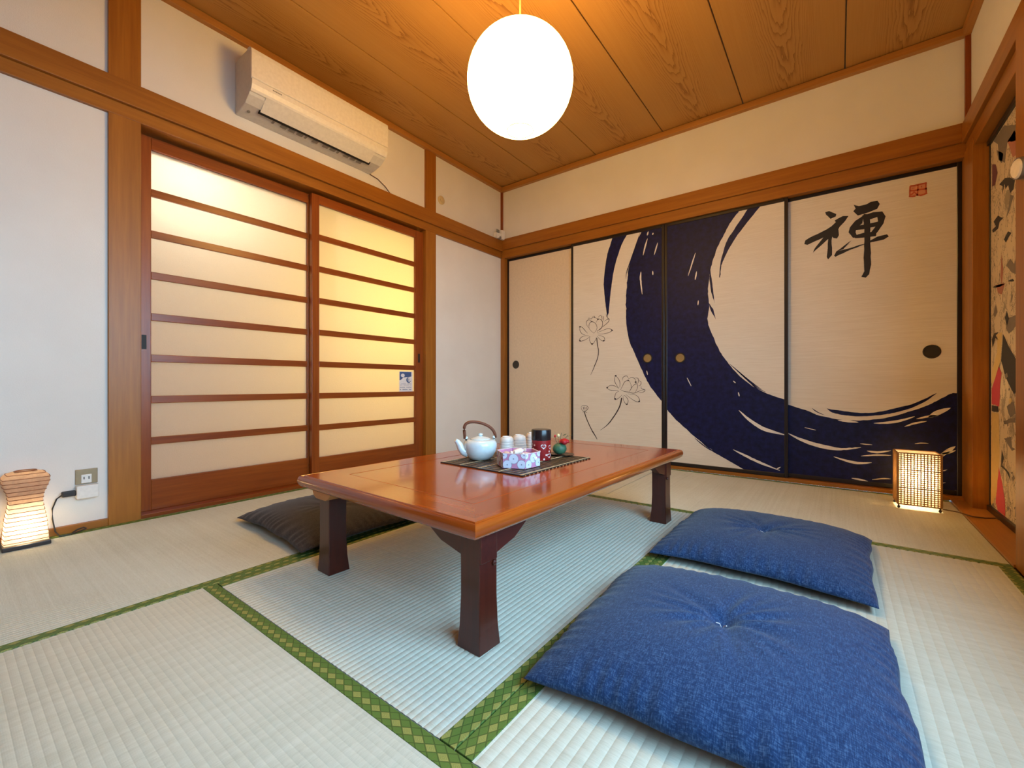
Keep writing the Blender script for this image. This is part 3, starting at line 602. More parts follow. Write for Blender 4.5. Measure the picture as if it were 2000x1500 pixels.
# ================================================================== furniture
tb = thing('low_table', 'low rectangular lacquered wooden table carrying the tea set', 'table', (1.5465, -1.837, 0), R(-2.0))
HX, HY = .397, .676
prof = [(.115, .3145), (.0165, .3145), (.0145, .3115), (.0105, .3115), (.0085, .3135), (.0055, .3125), (.002, .307), (0, .299), (.001, .291), (.005, .283), (.012, .277), (.115, .277)]
def sweep(fn, half):
    m = MB(); n = len(prof)
    for e in (-1, 1): m.v += [fn(s_, z, e * (half - s_)) for s_, z in prof]
    m.f = [(i, (i + 1) % n, n + (i + 1) % n, n + i) for i in range(n)] + [tuple(range(n))[::-1], tuple(range(n, 2 * n))]
    return m
for sg in (-1, 1):
    sweep(lambda s_, z, w_: (sg * (HX - s_), w_, z), HY).build('top_frame', 'table_y', tb, smooth='auto')
    sweep(lambda s_, z, w_: (w_, sg * (HY - s_), z), HX).build('top_frame', 'table_x', tb, smooth='auto')
MB().box(-HX + .1172, HX - .1172, -HY + .1172, HY - .1172, .280, .3141).build('top_panel', 'table_y', tb, bevel=.0012)
LX, LY = .358, .622
br = [(0, 0), (0, -.064), (.054, -.050), (.070, -.046), (.084, -.038), (.118, -.017), (.138, -.008), (.158, 0)]
for sx_ in (-1, 1):
    for sy_ in (-1, 1):
        m = MB(); rings = [(.277, .062), (.20, .060), (.12, .060), (.05, .064), (0, .072)]
        for z, w_ in rings:
            x1, y1 = sx_ * (LX + (w_ - .062) * .4), sy_ * (LY + (w_ - .062) * .4); x0, y0 = x1 - sx_ * w_, y1 - sy_ * w_
            m.v += [(x0, y0, z), (x1, y0, z), (x1, y1, z), (x0, y1, z)]
        for i in range(4):
            for j in range(4): m.f.append((i * 4 + j, i * 4 + (j + 1) % 4, i * 4 + 4 + (j + 1) % 4, i * 4 + 4 + j))
        m.f += [(3, 2, 1, 0), (16, 17, 18, 19)]
        lg = m.build('leg', 'leg_z', tb, bevel=.002)
        MB().box(*sorted((sx_ * (LX - .040), sx_ * (LX + .003))), *sorted((sy_ * (LY - .058), sy_ * (LY - .002))), .203, .277).build('leg_plate', 'leg_x', lg, bevel=.002)
        pg = MB().lathe([(.006, 0), (.006, .004), (.003, .007)], 8); pg.v = [(sx_ * (LX + c), sy_ * (LY - .048) + a, .196 + b_) for a, b_, c in pg.v]
        pg.build('peg', 'leg_x', lg)
        # shaped brackets along both sides
        MB().prism(br, lambda u, v, w_: (sx_ * w_, sy_ * (LY - .060 - u), .277 + v), LX - .024, LX - .002).build('bracket', 'leg_y', tb, bevel=.0015)
        if not (sx_ == -1 and sy_ == -1):
            MB().prism(br, lambda u, v, w_: (sx_ * (LX - .060 - u), sy_ * w_, .277 + v), LY - .024, LY - .002).build('bracket', 'leg_x', tb, bevel=.0015)
        else:
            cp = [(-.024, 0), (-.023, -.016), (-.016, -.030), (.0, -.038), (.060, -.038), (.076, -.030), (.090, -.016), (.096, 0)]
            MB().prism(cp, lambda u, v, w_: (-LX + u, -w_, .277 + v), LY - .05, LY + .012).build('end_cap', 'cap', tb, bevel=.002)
rail = MB().box(-LX + .05, LX - .05, -.02, .02, .245, .277); rail.build('cross_rail', 'leg_x', tb)

# cushions -------------------------------------------------------
def cushion(name, label, loc, rz, a, b_, h, mat, seed, tuft=1.0):
    o0 = thing(name, label, 'cushion', loc, rz, 'floor cushions around the low table')
    n = 96; rd = random.Random(seed); ph = [rd.uniform(0, 6.28) for _ in range(14)]
    def pt(u, v, top):
        eu, ev = 1 - abs(u), 1 - abs(v)
        x = a * u * (1 - .030 * (1 - v * v) * abs(u) ** 3 - .012 * math.sin(9 * v + ph[0]) * abs(u) ** 4 * (1 - v * v)); y = b_ * v * (1 - .034 * (1 - u * u) * abs(v) ** 3 - .012 * math.sin(8 * u + ph[1]) * abs(v) ** 4 * (1 - u * u))
        k = max(0, (1 - abs(u) ** 3.0) * (1 - abs(v) ** 3.0))
        seam = .020 + .012 * (1 - (u * v) ** 2)
        r = math.hypot(u * 1.05, v); th = math.atan2(v, u)
        if top:
            z = seam + (h - .03) * k ** .48
            z -= tuft * .030 * math.exp(-(r / .085) ** 2) + tuft * .012 * math.exp(-(r / .26) ** 2)
            z += tuft * .0055 * math.exp(-((r - .20) / .17) ** 2) * math.sin(9 * th + 2.0 * math.sin(2 * th + ph[2]) + ph[3])
            z += tuft * .0030 * math.exp(-((r - .34) / .2) ** 2) * math.sin(15 * th + 3 * math.sin(3 * th + ph[4]))
            # gathers along the seams
            z += .0035 * math.exp(-(ev / .16) ** 2) * (1 - u ** 4) * math.sin(46 * u + 3 * math.sin(7 * u + ph[5])) * (k > .02)
            z += .0035 * math.exp(-(eu / .16) ** 2) * (1 - v ** 4) * math.sin(44 * v + 3 * math.sin(6 * v + ph[6])) * (k > .02)
            z += .0045 * math.sin(3.1 * u + ph[7]) * math.sin(2.7 * v + ph[8]) * k
        else:
            z = seam * max(0, 1 - min(1, 3.2 * min(eu, ev)) ** .7)
        return (x, y, max(0.0005, z))
    m = MB()
    g = [math.sin(math.pi / 2 * (2 * i / n - 1)) * .55 + (2 * i / n - 1) * .45 for i in range(n + 1)]
    for top in (1, 0):
        k = len(m.v)
        for j in range(n + 1):
            for i in range(n + 1): m.v.append(pt(g[i], g[j], top))
        for j in range(n):
            for i in range(n):
                q = (k + j * (n + 1) + i, k + j * (n + 1) + i + 1, k + (j + 1) * (n + 1) + i + 1, k + (j + 1) * (n + 1) + i)
                m.f.append(q if top else q[::-1])
    me = bpy.data.meshes.new('cover'); me.from_pydata(m.v, [], m.f)
    bm = bmesh.new(); bm.from_mesh(me); bmesh.ops.remove_doubles(bm, verts=bm.verts, dist=.00012); bmesh.ops.recalc_face_normals(bm, faces=bm.faces); bm.to_mesh(me); bm.free()
    me.materials.append(M[mat]); me.polygons.foreach_set('use_smooth', [True] * len(me.polygons))
    c = bpy.data.objects.new('cover', me); COL.objects.link(c); c.parent = o0
    zc = pt(0, 0, 1)[2]
    t = MB().tube([(0, 0, zc - .004), (.004, -.004, zc + .008), (.010, -.012, zc + .014)], .0012, 6); t.tube([(0, 0, zc - .004), (-.006, .002, zc + .008), (-.012, -.006, zc + .012)], .0010, 6)
    t.build('tuft_thread', 'whiteprint', o0)
    return o0
cushion('floor_cushion', 'blue floor cushion nearest the viewer, cut by the bottom edge', (2.322, -2.165, .0015), R(2), .312, .322, .102, 'blue', 1, .7)
cushion('floor_cushion', 'blue floor cushion behind the nearest one, beside the table', (2.312, -1.395, .0015), R(-1.5), .308, .318, .092, 'blue', 2, .7)
cushion('floor_cushion', 'charcoal floor cushion half under the low table', (.735, -2.120, .0015), R(-3), .310, .300, .085, 'char', 3, .6)

# ================================================================== pendant, air conditioner, small wall things
LC = Vector((1.50, -1.785, 1.838)); LR = .212
pn = thing('pendant_lamp', 'glowing round white paper lantern hanging from the ceiling', 'lamp', (LC.x, LC.y, LC.z - LR))
pr = [(.052, .0)]
for i in range(0, 41):
    t = -math.pi / 2 + .25 + (math.pi - .5) * i / 40; pr.append((LR * math.cos(t), LR * .955 + LR * .955 * math.sin(t)))
s_ = MB(); k = len(pr) - 1
for r__, z in pr[1:]:
    for j in range(48):
        a = 2 * math.pi * j / 48; s_.v.append((r__ * math.cos(a), r__ * math.sin(a), z))
for i in range(k - 1):
    for j in range(48): s_.f.append((i * 48 + j, i * 48 + (j + 1) % 48, (i + 1) * 48 + (j + 1) % 48, (i + 1) * 48 + j))
s_.f.append(tuple(range(48))[::-1]); s_.f.append(tuple((k - 1) * 48 + j for j in range(48)))
s_.build('paper_shade', 'pendant', pn, smooth='auto')
ring = MB(); ring.tube([(.053 * math.cos(2 * math.pi * i / 32), .053 * math.sin(2 * math.pi * i / 32), .0045) for i in range(33)], .0014, 6); ring.build('bottom_ring', 'slat_tan', pn)
MB().tube([(0, 0, LR * 1.88), (0, 0, ZC - LC.z + LR - .03)], .0042, 8).build('cord', 'cordyellow', pn)
MB().lathe([(.045, ZC - LC.z + LR - .035), (.048, ZC - LC.z + LR - .01), (.048, ZC - LC.z + LR)], 24).build('ceiling_rose', 'ac', pn, smooth='auto')

AY0, AY1 = -2.255, -1.440
ac = thing('air_conditioner', 'white wall mounted air conditioner above the frosted doors', 'air conditioner', (0, (AY0 + AY1) / 2, 2.02))
hl = (AY1 - AY0) / 2
def acp(poly, a, b_, name, mat, parent=None, bevel=.004): return MB().prism(poly, lambda u, v, w_: (u, w_, v), a, b_).build(name, mat, parent or ac, bevel=bevel)
acp([(0, 0), (0, .275), (.165, .275), (.186, .268), (.192, .24), (.190, .10), (.184, .072), (.165, .045), (.12, .018), (.05, .003)], -hl, hl, 'casing', 'ac_grey')
acp([(.150, .279), (.176, .276), (.196, .262), (.200, .24), (.199, .118), (.190, .114), (.185, .25), (.150, .268)], -hl - .002, hl + .002, 'front_panel', 'ac', bevel=.003)
acp([(.185, .112), (.1985, .112), (.1975, .086), (.190, .066), (.182, .056), (.172, .056)], -hl + .001, hl - .001, 'lower_strip', 'ac', bevel=.002)
fl = acp([(.176, .052), (.182, .056), (.120, .012), (.114, .008)], -hl + .075, hl - .085, 'louver', 'ac', bevel=.001)
acp([(.116, .0125), (.120, .0145), (.104, .0055), (.100, .0035)], -hl + .068, hl - .075, 'air_slot', 'dark', bevel=0)
for k in range(12):
    y = -.26 + k * .045 + (.02 if k > 5 else 0); acp([(.088, .0045), (.092, .0055), (.074, .0025), (.070, .0015)], y, y + (.034 if k % 4 else .012), 'grille_mark', 'mark', bevel=0)
for j in range(6): acp([(.1985, .104), (.1992, .104), (.1990, .098), (.1983, .098)], -hl + .10 + j * .008, -hl + .106 + j * .008, 'maker_mark', 'mark', bevel=0)
dk = MB().lathe([(.008, 0), (.008, .002), (.002, .003)], 12); dk.v = [(.075 + c * -.2 + a * .9, -hl + .035 + b_, .006 + a * .3 - c) for a, b_, c in dk.v]; dk.build('sensor_dot', 'mark', ac)
tag(MB().tube([tuple(pl(*p, 0, .006)) for p in ((722, 340), (738, 350), (752, 364), (765, 382))], .0028, 6).build('power_cord', 'cordbrown'), 'thin cord running from air conditioner down to the rail', 'cord')

dc = MB().lathe([(.034, 0), (.034, .006), (.030, .009), (.012, .010), (.004, .010)], 28); dc.v = [(c, -.780 + a, 2.070 + b_) for a, b_, c in dc.v]
dco = tag(dc.build('wall_cover_disc', 'disc', smooth='auto'), 'round cream cover disc on the plaster near the corner', 'cover')
dd = MB().lathe([(.015, 0), (.015, .0035), (.012, .0045)], 20); dd.v = [(c + .0098, -.780 + a, 2.070 + b_) for a, b_, c in dd.v]; dd.build('centre_cap', 'disc', dco, smooth='auto')
cb = thing('corner_bracket', 'small white bracket with clips resting on the corner rail', 'bracket', (.03, -.06, 1.94))
box('plate', 'ac', -.018, .022, -.075, .015, .008, .05, cb); box('upright', 'ac', .004, .03, -.012, .032, 0, .085, cb); box('clip', 'mark', .018, .026, -.080, -.045, .045, .075, cb); box('clip', 'mark', .022, .028, -.04, -.018, -.002, .02, cb); box('foot', 'ac', -.01, .02, -.070, -.05, -.002, .010, cb)

ol = thing('wall_outlet', 'bronze wall outlet plate with white socket near the floor', 'outlet', (0, -2.818, .192))
box('plate', 'plate', 0, .006, -.034, .034, 0, .062, ol); sk = box('socket', 'socket', .005, .009, -.017, .015, .004, .040, ol)
box('slot', 'dark', .0085, .0095, -.010, -.007, .020, .031, sk, bevel=0); box('slot', 'dark', .0085, .0095, .005, .008, .020, .031, sk, bevel=0)
ad = tag(box('plug_adapter', 'socket', .001, .034, -2.852, -2.784, .136, .190, bevel=.004), 'white plug adapter block below the bronze outlet plate', 'adapter')
cbk = thing('lantern_cord', 'black plug and cord from adapter to washi floor lantern', 'cord', (0, -2.852, .16))
MB().box(.010, .030, -.042, -.0005, -.008, .014).build('plug', 'cordblack', cbk, bevel=.004)
MB().tube([(.02, -.040, .002), (.016, -.055, -.012), (.010, -.066, -.05), (.012, -.066, -.09), (.026, -.06, -.140), (.05, -.05, -.1555), (.05, -.02, -.1555), (.036, .012, -.153), (.03, .030, -.148), (.026, .022, -.143), (.030, .004, -.146), (.040, -.012, -.1525)], .0026, 6).build('cable', 'cordblack', cbk)

# spot lamp clamped to the right column
sp = pl(1985, 330, 1, -1.14); ax_ = Vector((.98, .17, .05)).normalized()
slo = thing('spot_lamp', 'small cylindrical spot lamp with pale lens on the column', 'lamp', sp)
def along(prof, n=24):
    m = MB(); a = ax_.cross(Vector((0, 0, 1))).normalized(); b_ = ax_.cross(a); k = 0
    for r__, t in prof:
        for j in range(n):
            q = 2 * math.pi * j / n; m.v.append(tuple(ax_ * t + (a * math.cos(q) + b_ * math.sin(q)) * r__))
    for i in range(len(prof) - 1):
        for j in range(n): m.f.append((i * n + j, i * n + (j + 1) % n, (i + 1) * n + (j + 1) % n, (i + 1) * n + j))
    m.f.append(tuple(range(n))); m.f.append(tuple((len(prof) - 1) * n + j for j in range(n))); return m
along([(.030, .002), (.033, .0), (.034, .006), (.034, .05), (.026, .062)]).build('housing', 'metal', slo, smooth='auto')
along([(.026, -.003), (.030, .0015), (.030, .003)]).build('lens', 'lens', slo, smooth='auto')
MB().tube([tuple(ax_ * .045), tuple(ax_ * .045 + Vector((.01, .05, -.02)))], .006, 8).build('arm', 'metal', slo)

# ================================================================== floor lanterns
wl = thing('washi_lantern', 'waisted washi paper floor lantern with ribs in left corner', 'lamp', (.068, -2.995, 0))
box('base', 'base', -.052, .052, -.062, .062, 0, .016, wl, bevel=.003)
wp = [(.020, 1.00), (.045, .98), (.100, .90), (.140, .80), (.165, .74), (.195, .78), (.220, .92), (.240, 1.03), (.256, 1.06), (.268, .98), (.276, .80), (.281, .52)]
def wsec(z):
    for (z0, s0), (z1, s1) in zip(wp, wp[1:]):
        if z0 <= z <= z1:
            t = (z - z0) / (z1 - z0); t = t * t * (3 - 2 * t) if 0 else t
            return s0 + (s1 - s0) * t
    return wp[-1][1]
def washi_part(z0, z1, n, mat, name, capt=False):
    m = MB()
    for i in range(n + 1):
        s__ = wsec(z0 + (z1 - z0) * i / n); z = z0 + (z1 - z0) * i / n
        for cx_, cy_ in ((-1, -1), (0, -1.05), (1, -1), (1.05, 0), (1, 1), (0, 1.05), (-1, 1), (-1.05, 0)): m.v.append((cx_ * .046 * s__, cy_ * .056 * s__, z))
    for i in range(n):
        for j in range(8): m.f.append((i * 8 + j, i * 8 + (j + 1) % 8, i * 8 + 8 + (j + 1) % 8, i * 8 + 8 + j))
    return m.build(name, mat, wl)
washi_part(.020, .165, 14, 'washi', 'paper_shade'); washi_part(.165, .281, 14, 'washi_top', 'paper_shade')
z = .026
while z < .28:
    s__ = wsec(z) * 1.02; ptz = [(cx_ * .046 * s__, cy_ * .056 * s__, z + .0006 * math.sin(z * 900 + cx_ * 3)) for cx_, cy_ in ((-1, -1), (0, -1.05), (1, -1), (1.05, 0), (1, 1), (0, 1.05), (-1, 1), (-1.05, 0), (-1, -1))]
    MB().tube(ptz, .0013, 5).build('bamboo_rib', 'rib', wl); z += .0155
MB().tube([(.024 * math.cos(t / 8 * math.pi), .029 * math.sin(t / 8 * math.pi), .283) for t in range(17)], .002, 6).build('top_ring', 'rib', wl)
b_ = lampo('washi_bulb', (0, 0, .075), LANTERN_W, (1.0, .74, .42), .018); b_.parent = wl

wk = thing('wicker_lantern', 'woven bamboo box lantern standing before the painted panel', 'lamp', (2.836, -.285, 0), R(2))
hx, hy, z0, z1 = .078, .066, .022, .272
for sx_ in (-1, 1):
    for sy_ in (-1, 1):
        box('corner_post', 'wick', sx_ * hx - .004, sx_ * hx + .004, sy_ * hy - .004, sy_ * hy + .004, z0, z1, wk)
        MB().lathe([(.003, 0), (.006, .004), (.006, .010), (.003, .014), (.003, .024)], 10, (sx_ * (hx - .004), sy_ * (hy - .004), 0)).build('foot', 'base', wk, smooth=True)
for zz in (z0, z1):
    box('frame_rail', 'wick', -hx, hx, -hy - .003, -hy + .003, zz - .003, zz + .003, wk); box('frame_rail', 'wick', -hx, hx, hy - .003, hy + .003, zz - .003, zz + .003, wk)
    box('frame_rail', 'wick', -hx - .003, -hx + .003, -hy, hy, zz - .003, zz + .003, wk); box('frame_rail', 'wick', hx - .003, hx + .003, -hy, hy, zz - .003, zz + .003, wk)
pm = MB()
for x0, x1, y0, y1 in ((-hx + .005, hx - .005, -hy + .007, -hy + .007), (-hx + .005, hx - .005, hy - .007, hy - .007), (-hx + .007, -hx + .007, -hy + .005, hy - .005), (hx - .007, hx - .007, -hy + .005, hy - .005)):
    pm.add([(x0, y0, z0), (x1, y1, z0), (x1, y1, z1), (x0, y0, z1)], [(0, 1, 2, 3)])
pm.build('inner_paper', 'wickerpaper', wk)
def lattice(flip, sgn):
    m = MB(); hw__, off = ((hx, hy) if not flip else (hy, hx)); off *= sgn
    nc, nr = (13, 25) if not flip else (11, 25)
    bx = (lambda a0, a1, d0, d1, c0, c1: m.box(a0, a1, off + d0, off + d1, c0, c1)) if not flip else (lambda a0, a1, d0, d1, c0, c1: m.box(off + d0, off + d1, a0, a1, c0, c1))
    for i in range(1, nc): x = -hw__ + 2 * hw__ * i / nc; bx(x - .0021, x + .0021, -.0012, .0002, z0, z1)
    for i in range(1, nr): zz = z0 + (z1 - z0) * i / nr; bx(-hw__, hw__, -.0002, .0012, zz - .0019, zz + .0019)
    m.build('woven_side', 'wick', wk)
for f_, s__ in ((0, -1), (0, 1), (1, -1), (1, 1)): lattice(f_, s__)
for zz in (.105, .19): box('tie_band', 'cordbrown', -hx, hx, -hy - .0026, -hy - .0012, zz - .0009, zz + .0009, wk, bevel=0)
b_ = lampo('wicker_bulb', (-.008, 0, .16), WICKER_W, (1.0, .70, .36), .02); b_.parent = wk
tag(MB().tube([tuple(pl(px_, py_, 2, .013)) for px_, py_ in ((1842, 995), (1870, 1000), (1900, 1009), (1925, 1012), (1945, 1012), (1960, 1018), (1975, 1026), (1986, 1033))], .0028, 6).build('lantern_cord', 'cordbrown'), 'dark cord trailing from bamboo lantern across the sill board', 'cord')

# ================================================================== tea things on the table
ZT = .3146
rm = thing('bamboo_place_mat', 'dark slatted bamboo place mat under the tea set', 'place mat', (1.536, -1.848, ZT), R(-2.5))
MX, MY = .196, .222; ns = 40
for i in range(ns):
    y = -MY + (i + .5) * 2 * MY / ns; tan = i % 2 == 1
    MB().box(-MX, MX, y - (.0015 if tan else .0060), y + (.0015 if tan else .0060), 0, .0034 if not tan else .0026).build('slat', 'slat_tan' if tan else 'slat_dark', rm)
for x in (-.186, -.092, 0, .092, .186): MB().box(x - .0022, x + .0022, -MY, MY, .0034, .0046).build('binding_thread', 'thread', rm)
ZM = ZT + .0048
def onmat(px_, py_): q = pl(px_, py_, 2, ZM); return (q.x, q.y, ZM)

tp_ = thing('teapot', 'pale blue white teapot with arched brown cane handle', 'teapot', onmat(938, 896))
spd = Vector((-.62, -.78, 0)).normalized()      # spout direction
body = [(.036, 0), (.043, .003), (.053, .015), (.061, .032), (.0645, .050), (.0640, .062), (.059, .071), (.050, .0755), (.036, .077)]
MB().lathe(body, 40).build('body', 'celadon', tp_, smooth='auto')
ld = MB().lathe([(.038, .0765), (.039, .079), (.030, .084), (.012, .088), (.006, .089)], 32).build('lid', 'celadon', tp_, smooth='auto')
MB().lathe([(.006, .0885), (.010, .093), (.010, .097), (.004, .100)], 16).build('knob', 'celadon', ld, smooth=True)
MB().tube([tuple(spd * d + Vector((0, 0, z))) for d, z in ((.050, .026), (.066, .032), (.076, .046), (.082, .060), (.090, .071), (.096, .075))], .019, 14, .0075).build('spout', 'celadon', tp_, smooth='auto')
for e in (-1, 1):
    c = spd * (.050 * e)
    MB().tube([tuple(c + Vector((0, 0, .066)) + spd * (.004 * e)), tuple(c + Vector((0, 0, .080)) + spd * (.006 * e)), tuple(c + Vector((0, 0, .088)) + spd * (.002 * e))], .0075, 10, .005).build('handle_lug', 'celadon', tp_, smooth='auto')
hp = []
for i in range(25):
    t = math.pi * i / 24; hp.append(tuple(spd * (.060 * math.cos(t) + .030 * math.sin(t) ** 1.5) + Vector((0, 0, .080 + .064 * math.sin(t) ** .7))))
MB().tube(hp, .0058, 10).build('cane_handle', 'cane', tp_, smooth=True)

# hexagonal sweet box
bxp = onmat(1012, 908)
bx_ = thing('sweet_box', 'hexagonal pink box printed with pale chrysanthemum rounds', 'box', bxp, R(-36))
A = .079; HB = .050
hexo = [(A * math.cos(R(60 * i)), A * math.sin(R(60 * i))) for i in range(6)]; hexi = [(x * .965, y * .965) for x, y in hexo]
m = MB(); m.v = [(x, y, 0) for x, y in hexo] + [(x, y, HB) for x, y in hexo] + [(x, y, HB) for x, y in hexi] + [(x, y, .004) for x, y in hexi]
for i in range(6):
    j = (i + 1) % 6; m.f += [(i, j, 6 + j, 6 + i), (12 + i, 12 + j, 18 + j, 18 + i)]
m.f += [tuple(range(6))[::-1], tuple(range(18, 24))]
m.build('box_wall', 'boxpink', bx_)
mr = MB(); mr.v = [(x * 1.004, y * 1.004, HB) for x, y in hexo] + [(x * .965, y * .965, HB) for x, y in hexo] + [(x * 1.004, y * 1.004, HB + .0012) for x, y in hexo] + [(x * .965, y * .965, HB + .0012) for x, y in hexo]
for i in range(6):
    j = (i + 1) % 6; mr.f += [(i, j, 12 + j, 12 + i), (6 + i, 6 + j, 18 + j, 18 + i), (12 + i, 12 + j, 18 + j, 18 + i), (i, j, 6 + j, 6 + i)]
mr.build('white_rim', 'boxwhite', bx_)
rd = random.Random(11)
for i in range(6):
    p, q = Vector((*hexo[i], 0)), Vector((*hexo[(i + 1) % 6], 0)); e = (q - p); ln = e.length; e.normalize(); nrm = Vector((e.y, -e.x, 0))
    for (u, v, r__) in ((.22, .012, .0155), (.52, .033, .0165), (.84, .014, .0150), (.05, .044, .012), (.92, .046, .011)):
        u += rd.uniform(-.04, .04)
        def place(rr, lift, mat_n, nme, par=None):
            poly = [(u * ln + a, v + b_) for a, b_ in circ(0, 0, rr, rr, 18)]
            poly = clip(poly, .0005, ln - .0005, .0008, HB - .0005)
            if len(poly) > 2: return MB().flat(poly, lambda a, b_: tuple(p + e * a + nrm * lift + Vector((0, 0, b_)))).build(nme, mat_n, par or bx_)
        place(r__ + .0012, .0003, 'boxgrey', 'print_round'); place(r__, .0006, 'boxblue', 'print_round'); place(.0022, .0009, 'boxgrey', 'print_centre')
sw = [(-.040, .010, 20), (-.012, -.036, 70), (.030, -.020, 130), (.036, .030, 10), (-.004, .030, 95), (-.035, -.030, 160), (.006, -.002, 45)]
for i, (x, y, an) in enumerate(sw):
    c, s__ = math.cos(R(-36)), math.sin(R(-36))
    o = MB(); prs = [(.003, -.030), (.009, -.026), (.004, -.019), (.011, -.013), (.0125, 0), (.011, .013), (.004, .019), (.009, .026), (.003, .030)]
    o.lathe(prs, 12); o.v = [(z, xx * (1 + .15 * math.sin(z * 300)), yy * .8) for xx, yy, z in o.v]
    hz = .034 + (.016 if i == 6 else 0)
    ob_ = o.build('wrapped_sweet', 'wrappink' if i % 3 == 1 else 'wrap', smooth='auto', loc=(bxp[0] + x * c - y * s__, bxp[1] + x * s__ + y * c, ZM + hz)); ob_.rotation_euler = (R(rd.uniform(-15, 15)), R(rd.uniform(-12, 12)), R(an))
    tag(ob_, ['white wrapped sweet at the left rim of the pink box', 'pink wrapped sweet at the front left of the box', 'white wrapped sweet at the front right of the box', 'white wrapped sweet at the right rim of the pink box', 'pink wrapped sweet at the back of the pink box', 'white wrapped sweet at the front rim of the pink box', 'white wrapped sweet on top of the others in the box'][i], 'sweet', 'wrapped sweets in the pink box')

def cup(label, px_, py_):
    o = thing('tea_cup', label, 'cup', onmat(px_, py_), group='upturned tea cups')
    pr_ = [(.0320, 0), (.0325, .004)]
    for k in range(5):
        zb = .008 + k * .0108; rr = .0322 - k * .0012; pr_ += [(rr, zb), (rr + .0010, zb + .005), (rr - .0003, zb + .0103)]
    pr_ += [(.0265, .066), (.0235, .0715), (.0215, .072)]
    MB().lathe(pr_, 32).build('bowl', 'cup', o, smooth='auto'); MB().lathe([(.0185, .0713), (.0185, .0755), (.0165, .0755), (.0160, .0725)], 24).build('foot_ring', 'cup', o, smooth='auto')
cup('upturned cream tea cup nearest the teapot', 990, 888); cup('upturned cream tea cup between the other two cups', 1014, 884); cup('upturned cream tea cup half hidden by the red canister', 1040, 878)

cn = thing('tea_canister', 'red heart patterned tea canister with black lid', 'canister', onmat(1057, 897))
MB().lathe([(.0355, 0), (.037, .002), (.037, .078)], 40).build('tin', 'tinred', cn, smooth='auto')
MB().lathe([(.0378, .076), (.0380, .078), (.0380, .112), (.0365, .1155), (.030, .116)], 40).build('lid', 'tinblack', cn, smooth='auto')
def ontin(poly, th0, z_, nme, mt, r__=.0373):
    MB().flat(poly, lambda u, v: (r__ * math.cos(th0 + u / .037), r__ * math.sin(th0 + u / .037), z_ + v)).build(nme, mt, cn)
heart = [(.0105 * (16 * math.sin(t) ** 3) / 16, .0105 * (13 * math.cos(t) - 5 * math.cos(2 * t) - 2 * math.cos(3 * t) - math.cos(4 * t)) / 16) for t in [2 * math.pi * i / 28 for i in range(28)]]
vd = math.atan2(CAM.y + 1.836, CAM.x - 1.635)
for dth, z_ in ((.25, .054), (-.62, .024), (1.15, .050), (-1.3, .056), (.95, .018), (2.2, .05), (3.1, .03), (-2.3, .03)):
    ontin(heart, vd + dth, z_, 'print_heart', 'whiteprint'); ontin([(a * .62, b_ * .62) for a, b_ in heart], vd + dth, z_ + .0006, 'print_heart', 'tinred', .0376)
for dth, z_ in ((.55, .022), (-.75, .058), (-.15, .036), (-.9, .044), (.95, .034), (.3, .006), (1.6, .02), (2.6, .06), (-1.8, .05)): ontin(circ(0, 0, .0038, .0038, 10), vd + dth, z_, 'print_dot', 'pinkprint')

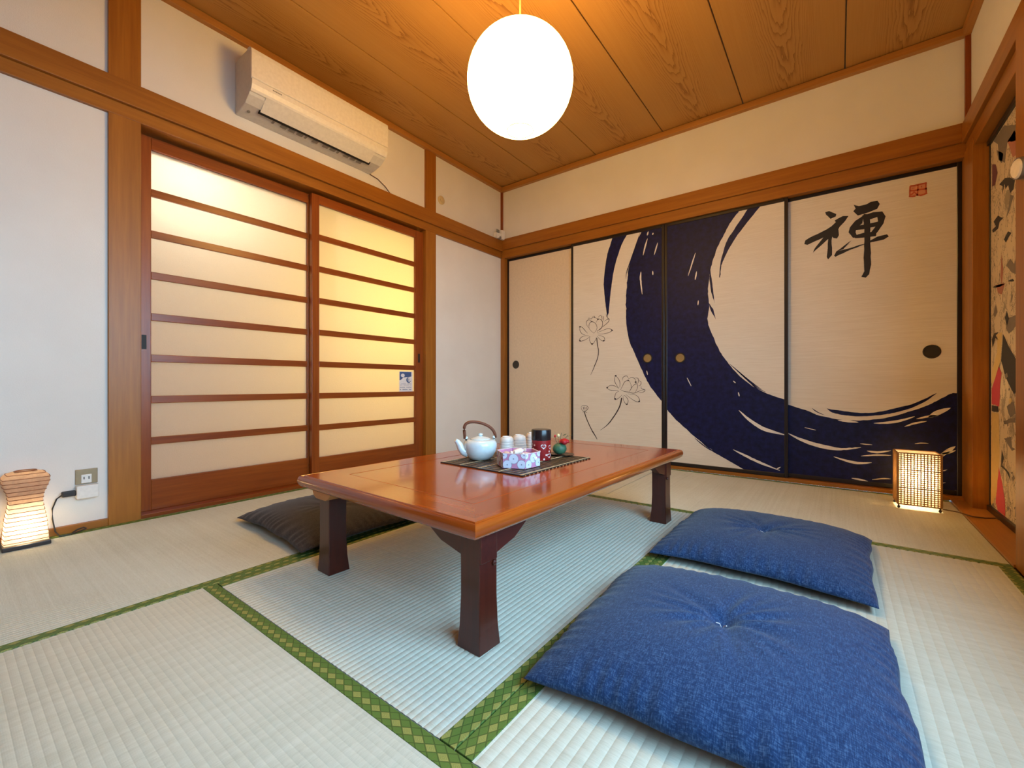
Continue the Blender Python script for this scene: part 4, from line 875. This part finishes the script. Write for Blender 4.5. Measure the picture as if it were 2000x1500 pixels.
fo = thing('flower_ornament', 'small green moss ball ornament with red flower on dish', 'ornament', onmat(1093, 888))
MB().lathe([(.032, 0), (.046, .002), (.050, .0045), (.046, .0045), (.030, .0035)], 28, (.004, .004, 0), 1.15, .9).build('dish', 'dish', fo, smooth='auto')
MB().lathe([(.010, .004), (.020, .007), (.0275, .017), (.029, .027), (.025, .038), (.015, .045), (.005, .047)], 24).build('moss_ball', 'moss', fo, smooth=True)
fc = Vector((.020, .004, .056))
for k in range(13):
    an = k * 2.4; rr = .006 + .009 * (k / 13); tilt = .3 + .9 * k / 13
    m = MB(); pts = []
    for a, b_ in circ(0, 0, 1, 1, 12): pts.append((a, b_))
    d_ = Vector((math.cos(an), math.sin(an), 0)); up_ = Vector((0, 0, 1)); side = Vector((-d_.y, d_.x, 0)); nn = d_ * math.sin(tilt) + up_ * math.cos(tilt); tt = d_ * math.cos(tilt) - up_ * math.sin(tilt)
    c0 = fc + nn * (.010 - .004 * k / 13) + d_ * rr
    m.v = [tuple(c0 + tt * (.010 * a) + side * (.011 * b_) + nn * (-.004 * (a * a + b_ * b_))) for a, b_ in pts] + [tuple(c0 + nn * .001)] + [tuple(c0 + tt * (.010 * a) + side * (.011 * b_) + nn * (-.004 * (a * a + b_ * b_) - .0012)) for a, b_ in pts]
    m.f = [(i, (i + 1) % 12, 12) for i in range(12)] + [tuple(range(13, 25))[::-1]] + [(i, 13 + i, 13 + (i + 1) % 12, (i + 1) % 12) for i in range(12)]
    m.build('petal', 'petal', fo, smooth=True)
core = MB().lathe([(.004, -.014), (.013, -.008), (.016, 0), (.013, .008), (.004, .012)], 16, tuple(fc)); core.build('flower_core', 'petal', fo, smooth=True)
for a, b_, nme, mt in (((-.006, -.004, .044), (-.016, -.010, .074), 'stem', 'leaf'), ((-.002, 0, .044), (-.004, -.004, .078), 'stem', 'leaf'), ((.002, .002, .044), (.0, .016, .088), 'stem', 'leaf'), ((.004, .002, .044), (.028, .022, .080), 'stem', 'leaf')):
    MB().tube([a, ((a[0] + b_[0]) / 2 - .003, (a[1] + b_[1]) / 2, (a[2] + b_[2]) / 2), b_], .0010, 6).build(nme, mt, fo)
MB().lathe([(.002, -.007), (.006, -.003), (.0065, .002), (.003, .007)], 12, (-.004, -.004, .079)).build('bud', 'bud', fo, smooth=True); MB().lathe([(.0015, -.006), (.0045, -.002), (.005, .002), (.002, .006)], 12, (-.016, -.010, .076)).build('bud', 'petal', fo, smooth=True)
for (x, y, z, an) in ((.004, .018, .076, 1.2), (.026, .02, .074, .3), (-.008, .010, .070, 2.6)):
    d_ = Vector((math.cos(an), math.sin(an), .35)).normalized(); sd = Vector((-math.sin(an), math.cos(an), 0)); c0 = Vector((x, y, z))
    m = MB(); up_ = d_.cross(sd) * .0006
    o_ = [c0, c0 + d_ * .008 + sd * .004, c0 + d_ * .016 + sd * .003, c0 + d_ * .022, c0 + d_ * .016 - sd * .003, c0 + d_ * .008 - sd * .004]
    m.v = [tuple(q) for q in o_] + [tuple(q + up_) for q in o_]; m.f = [tuple(range(6))[::-1], tuple(range(6, 12))] + [(i, (i + 1) % 6, 6 + (i + 1) % 6, 6 + i) for i in range(6)]
    m.build('leaf', 'leaf', fo)
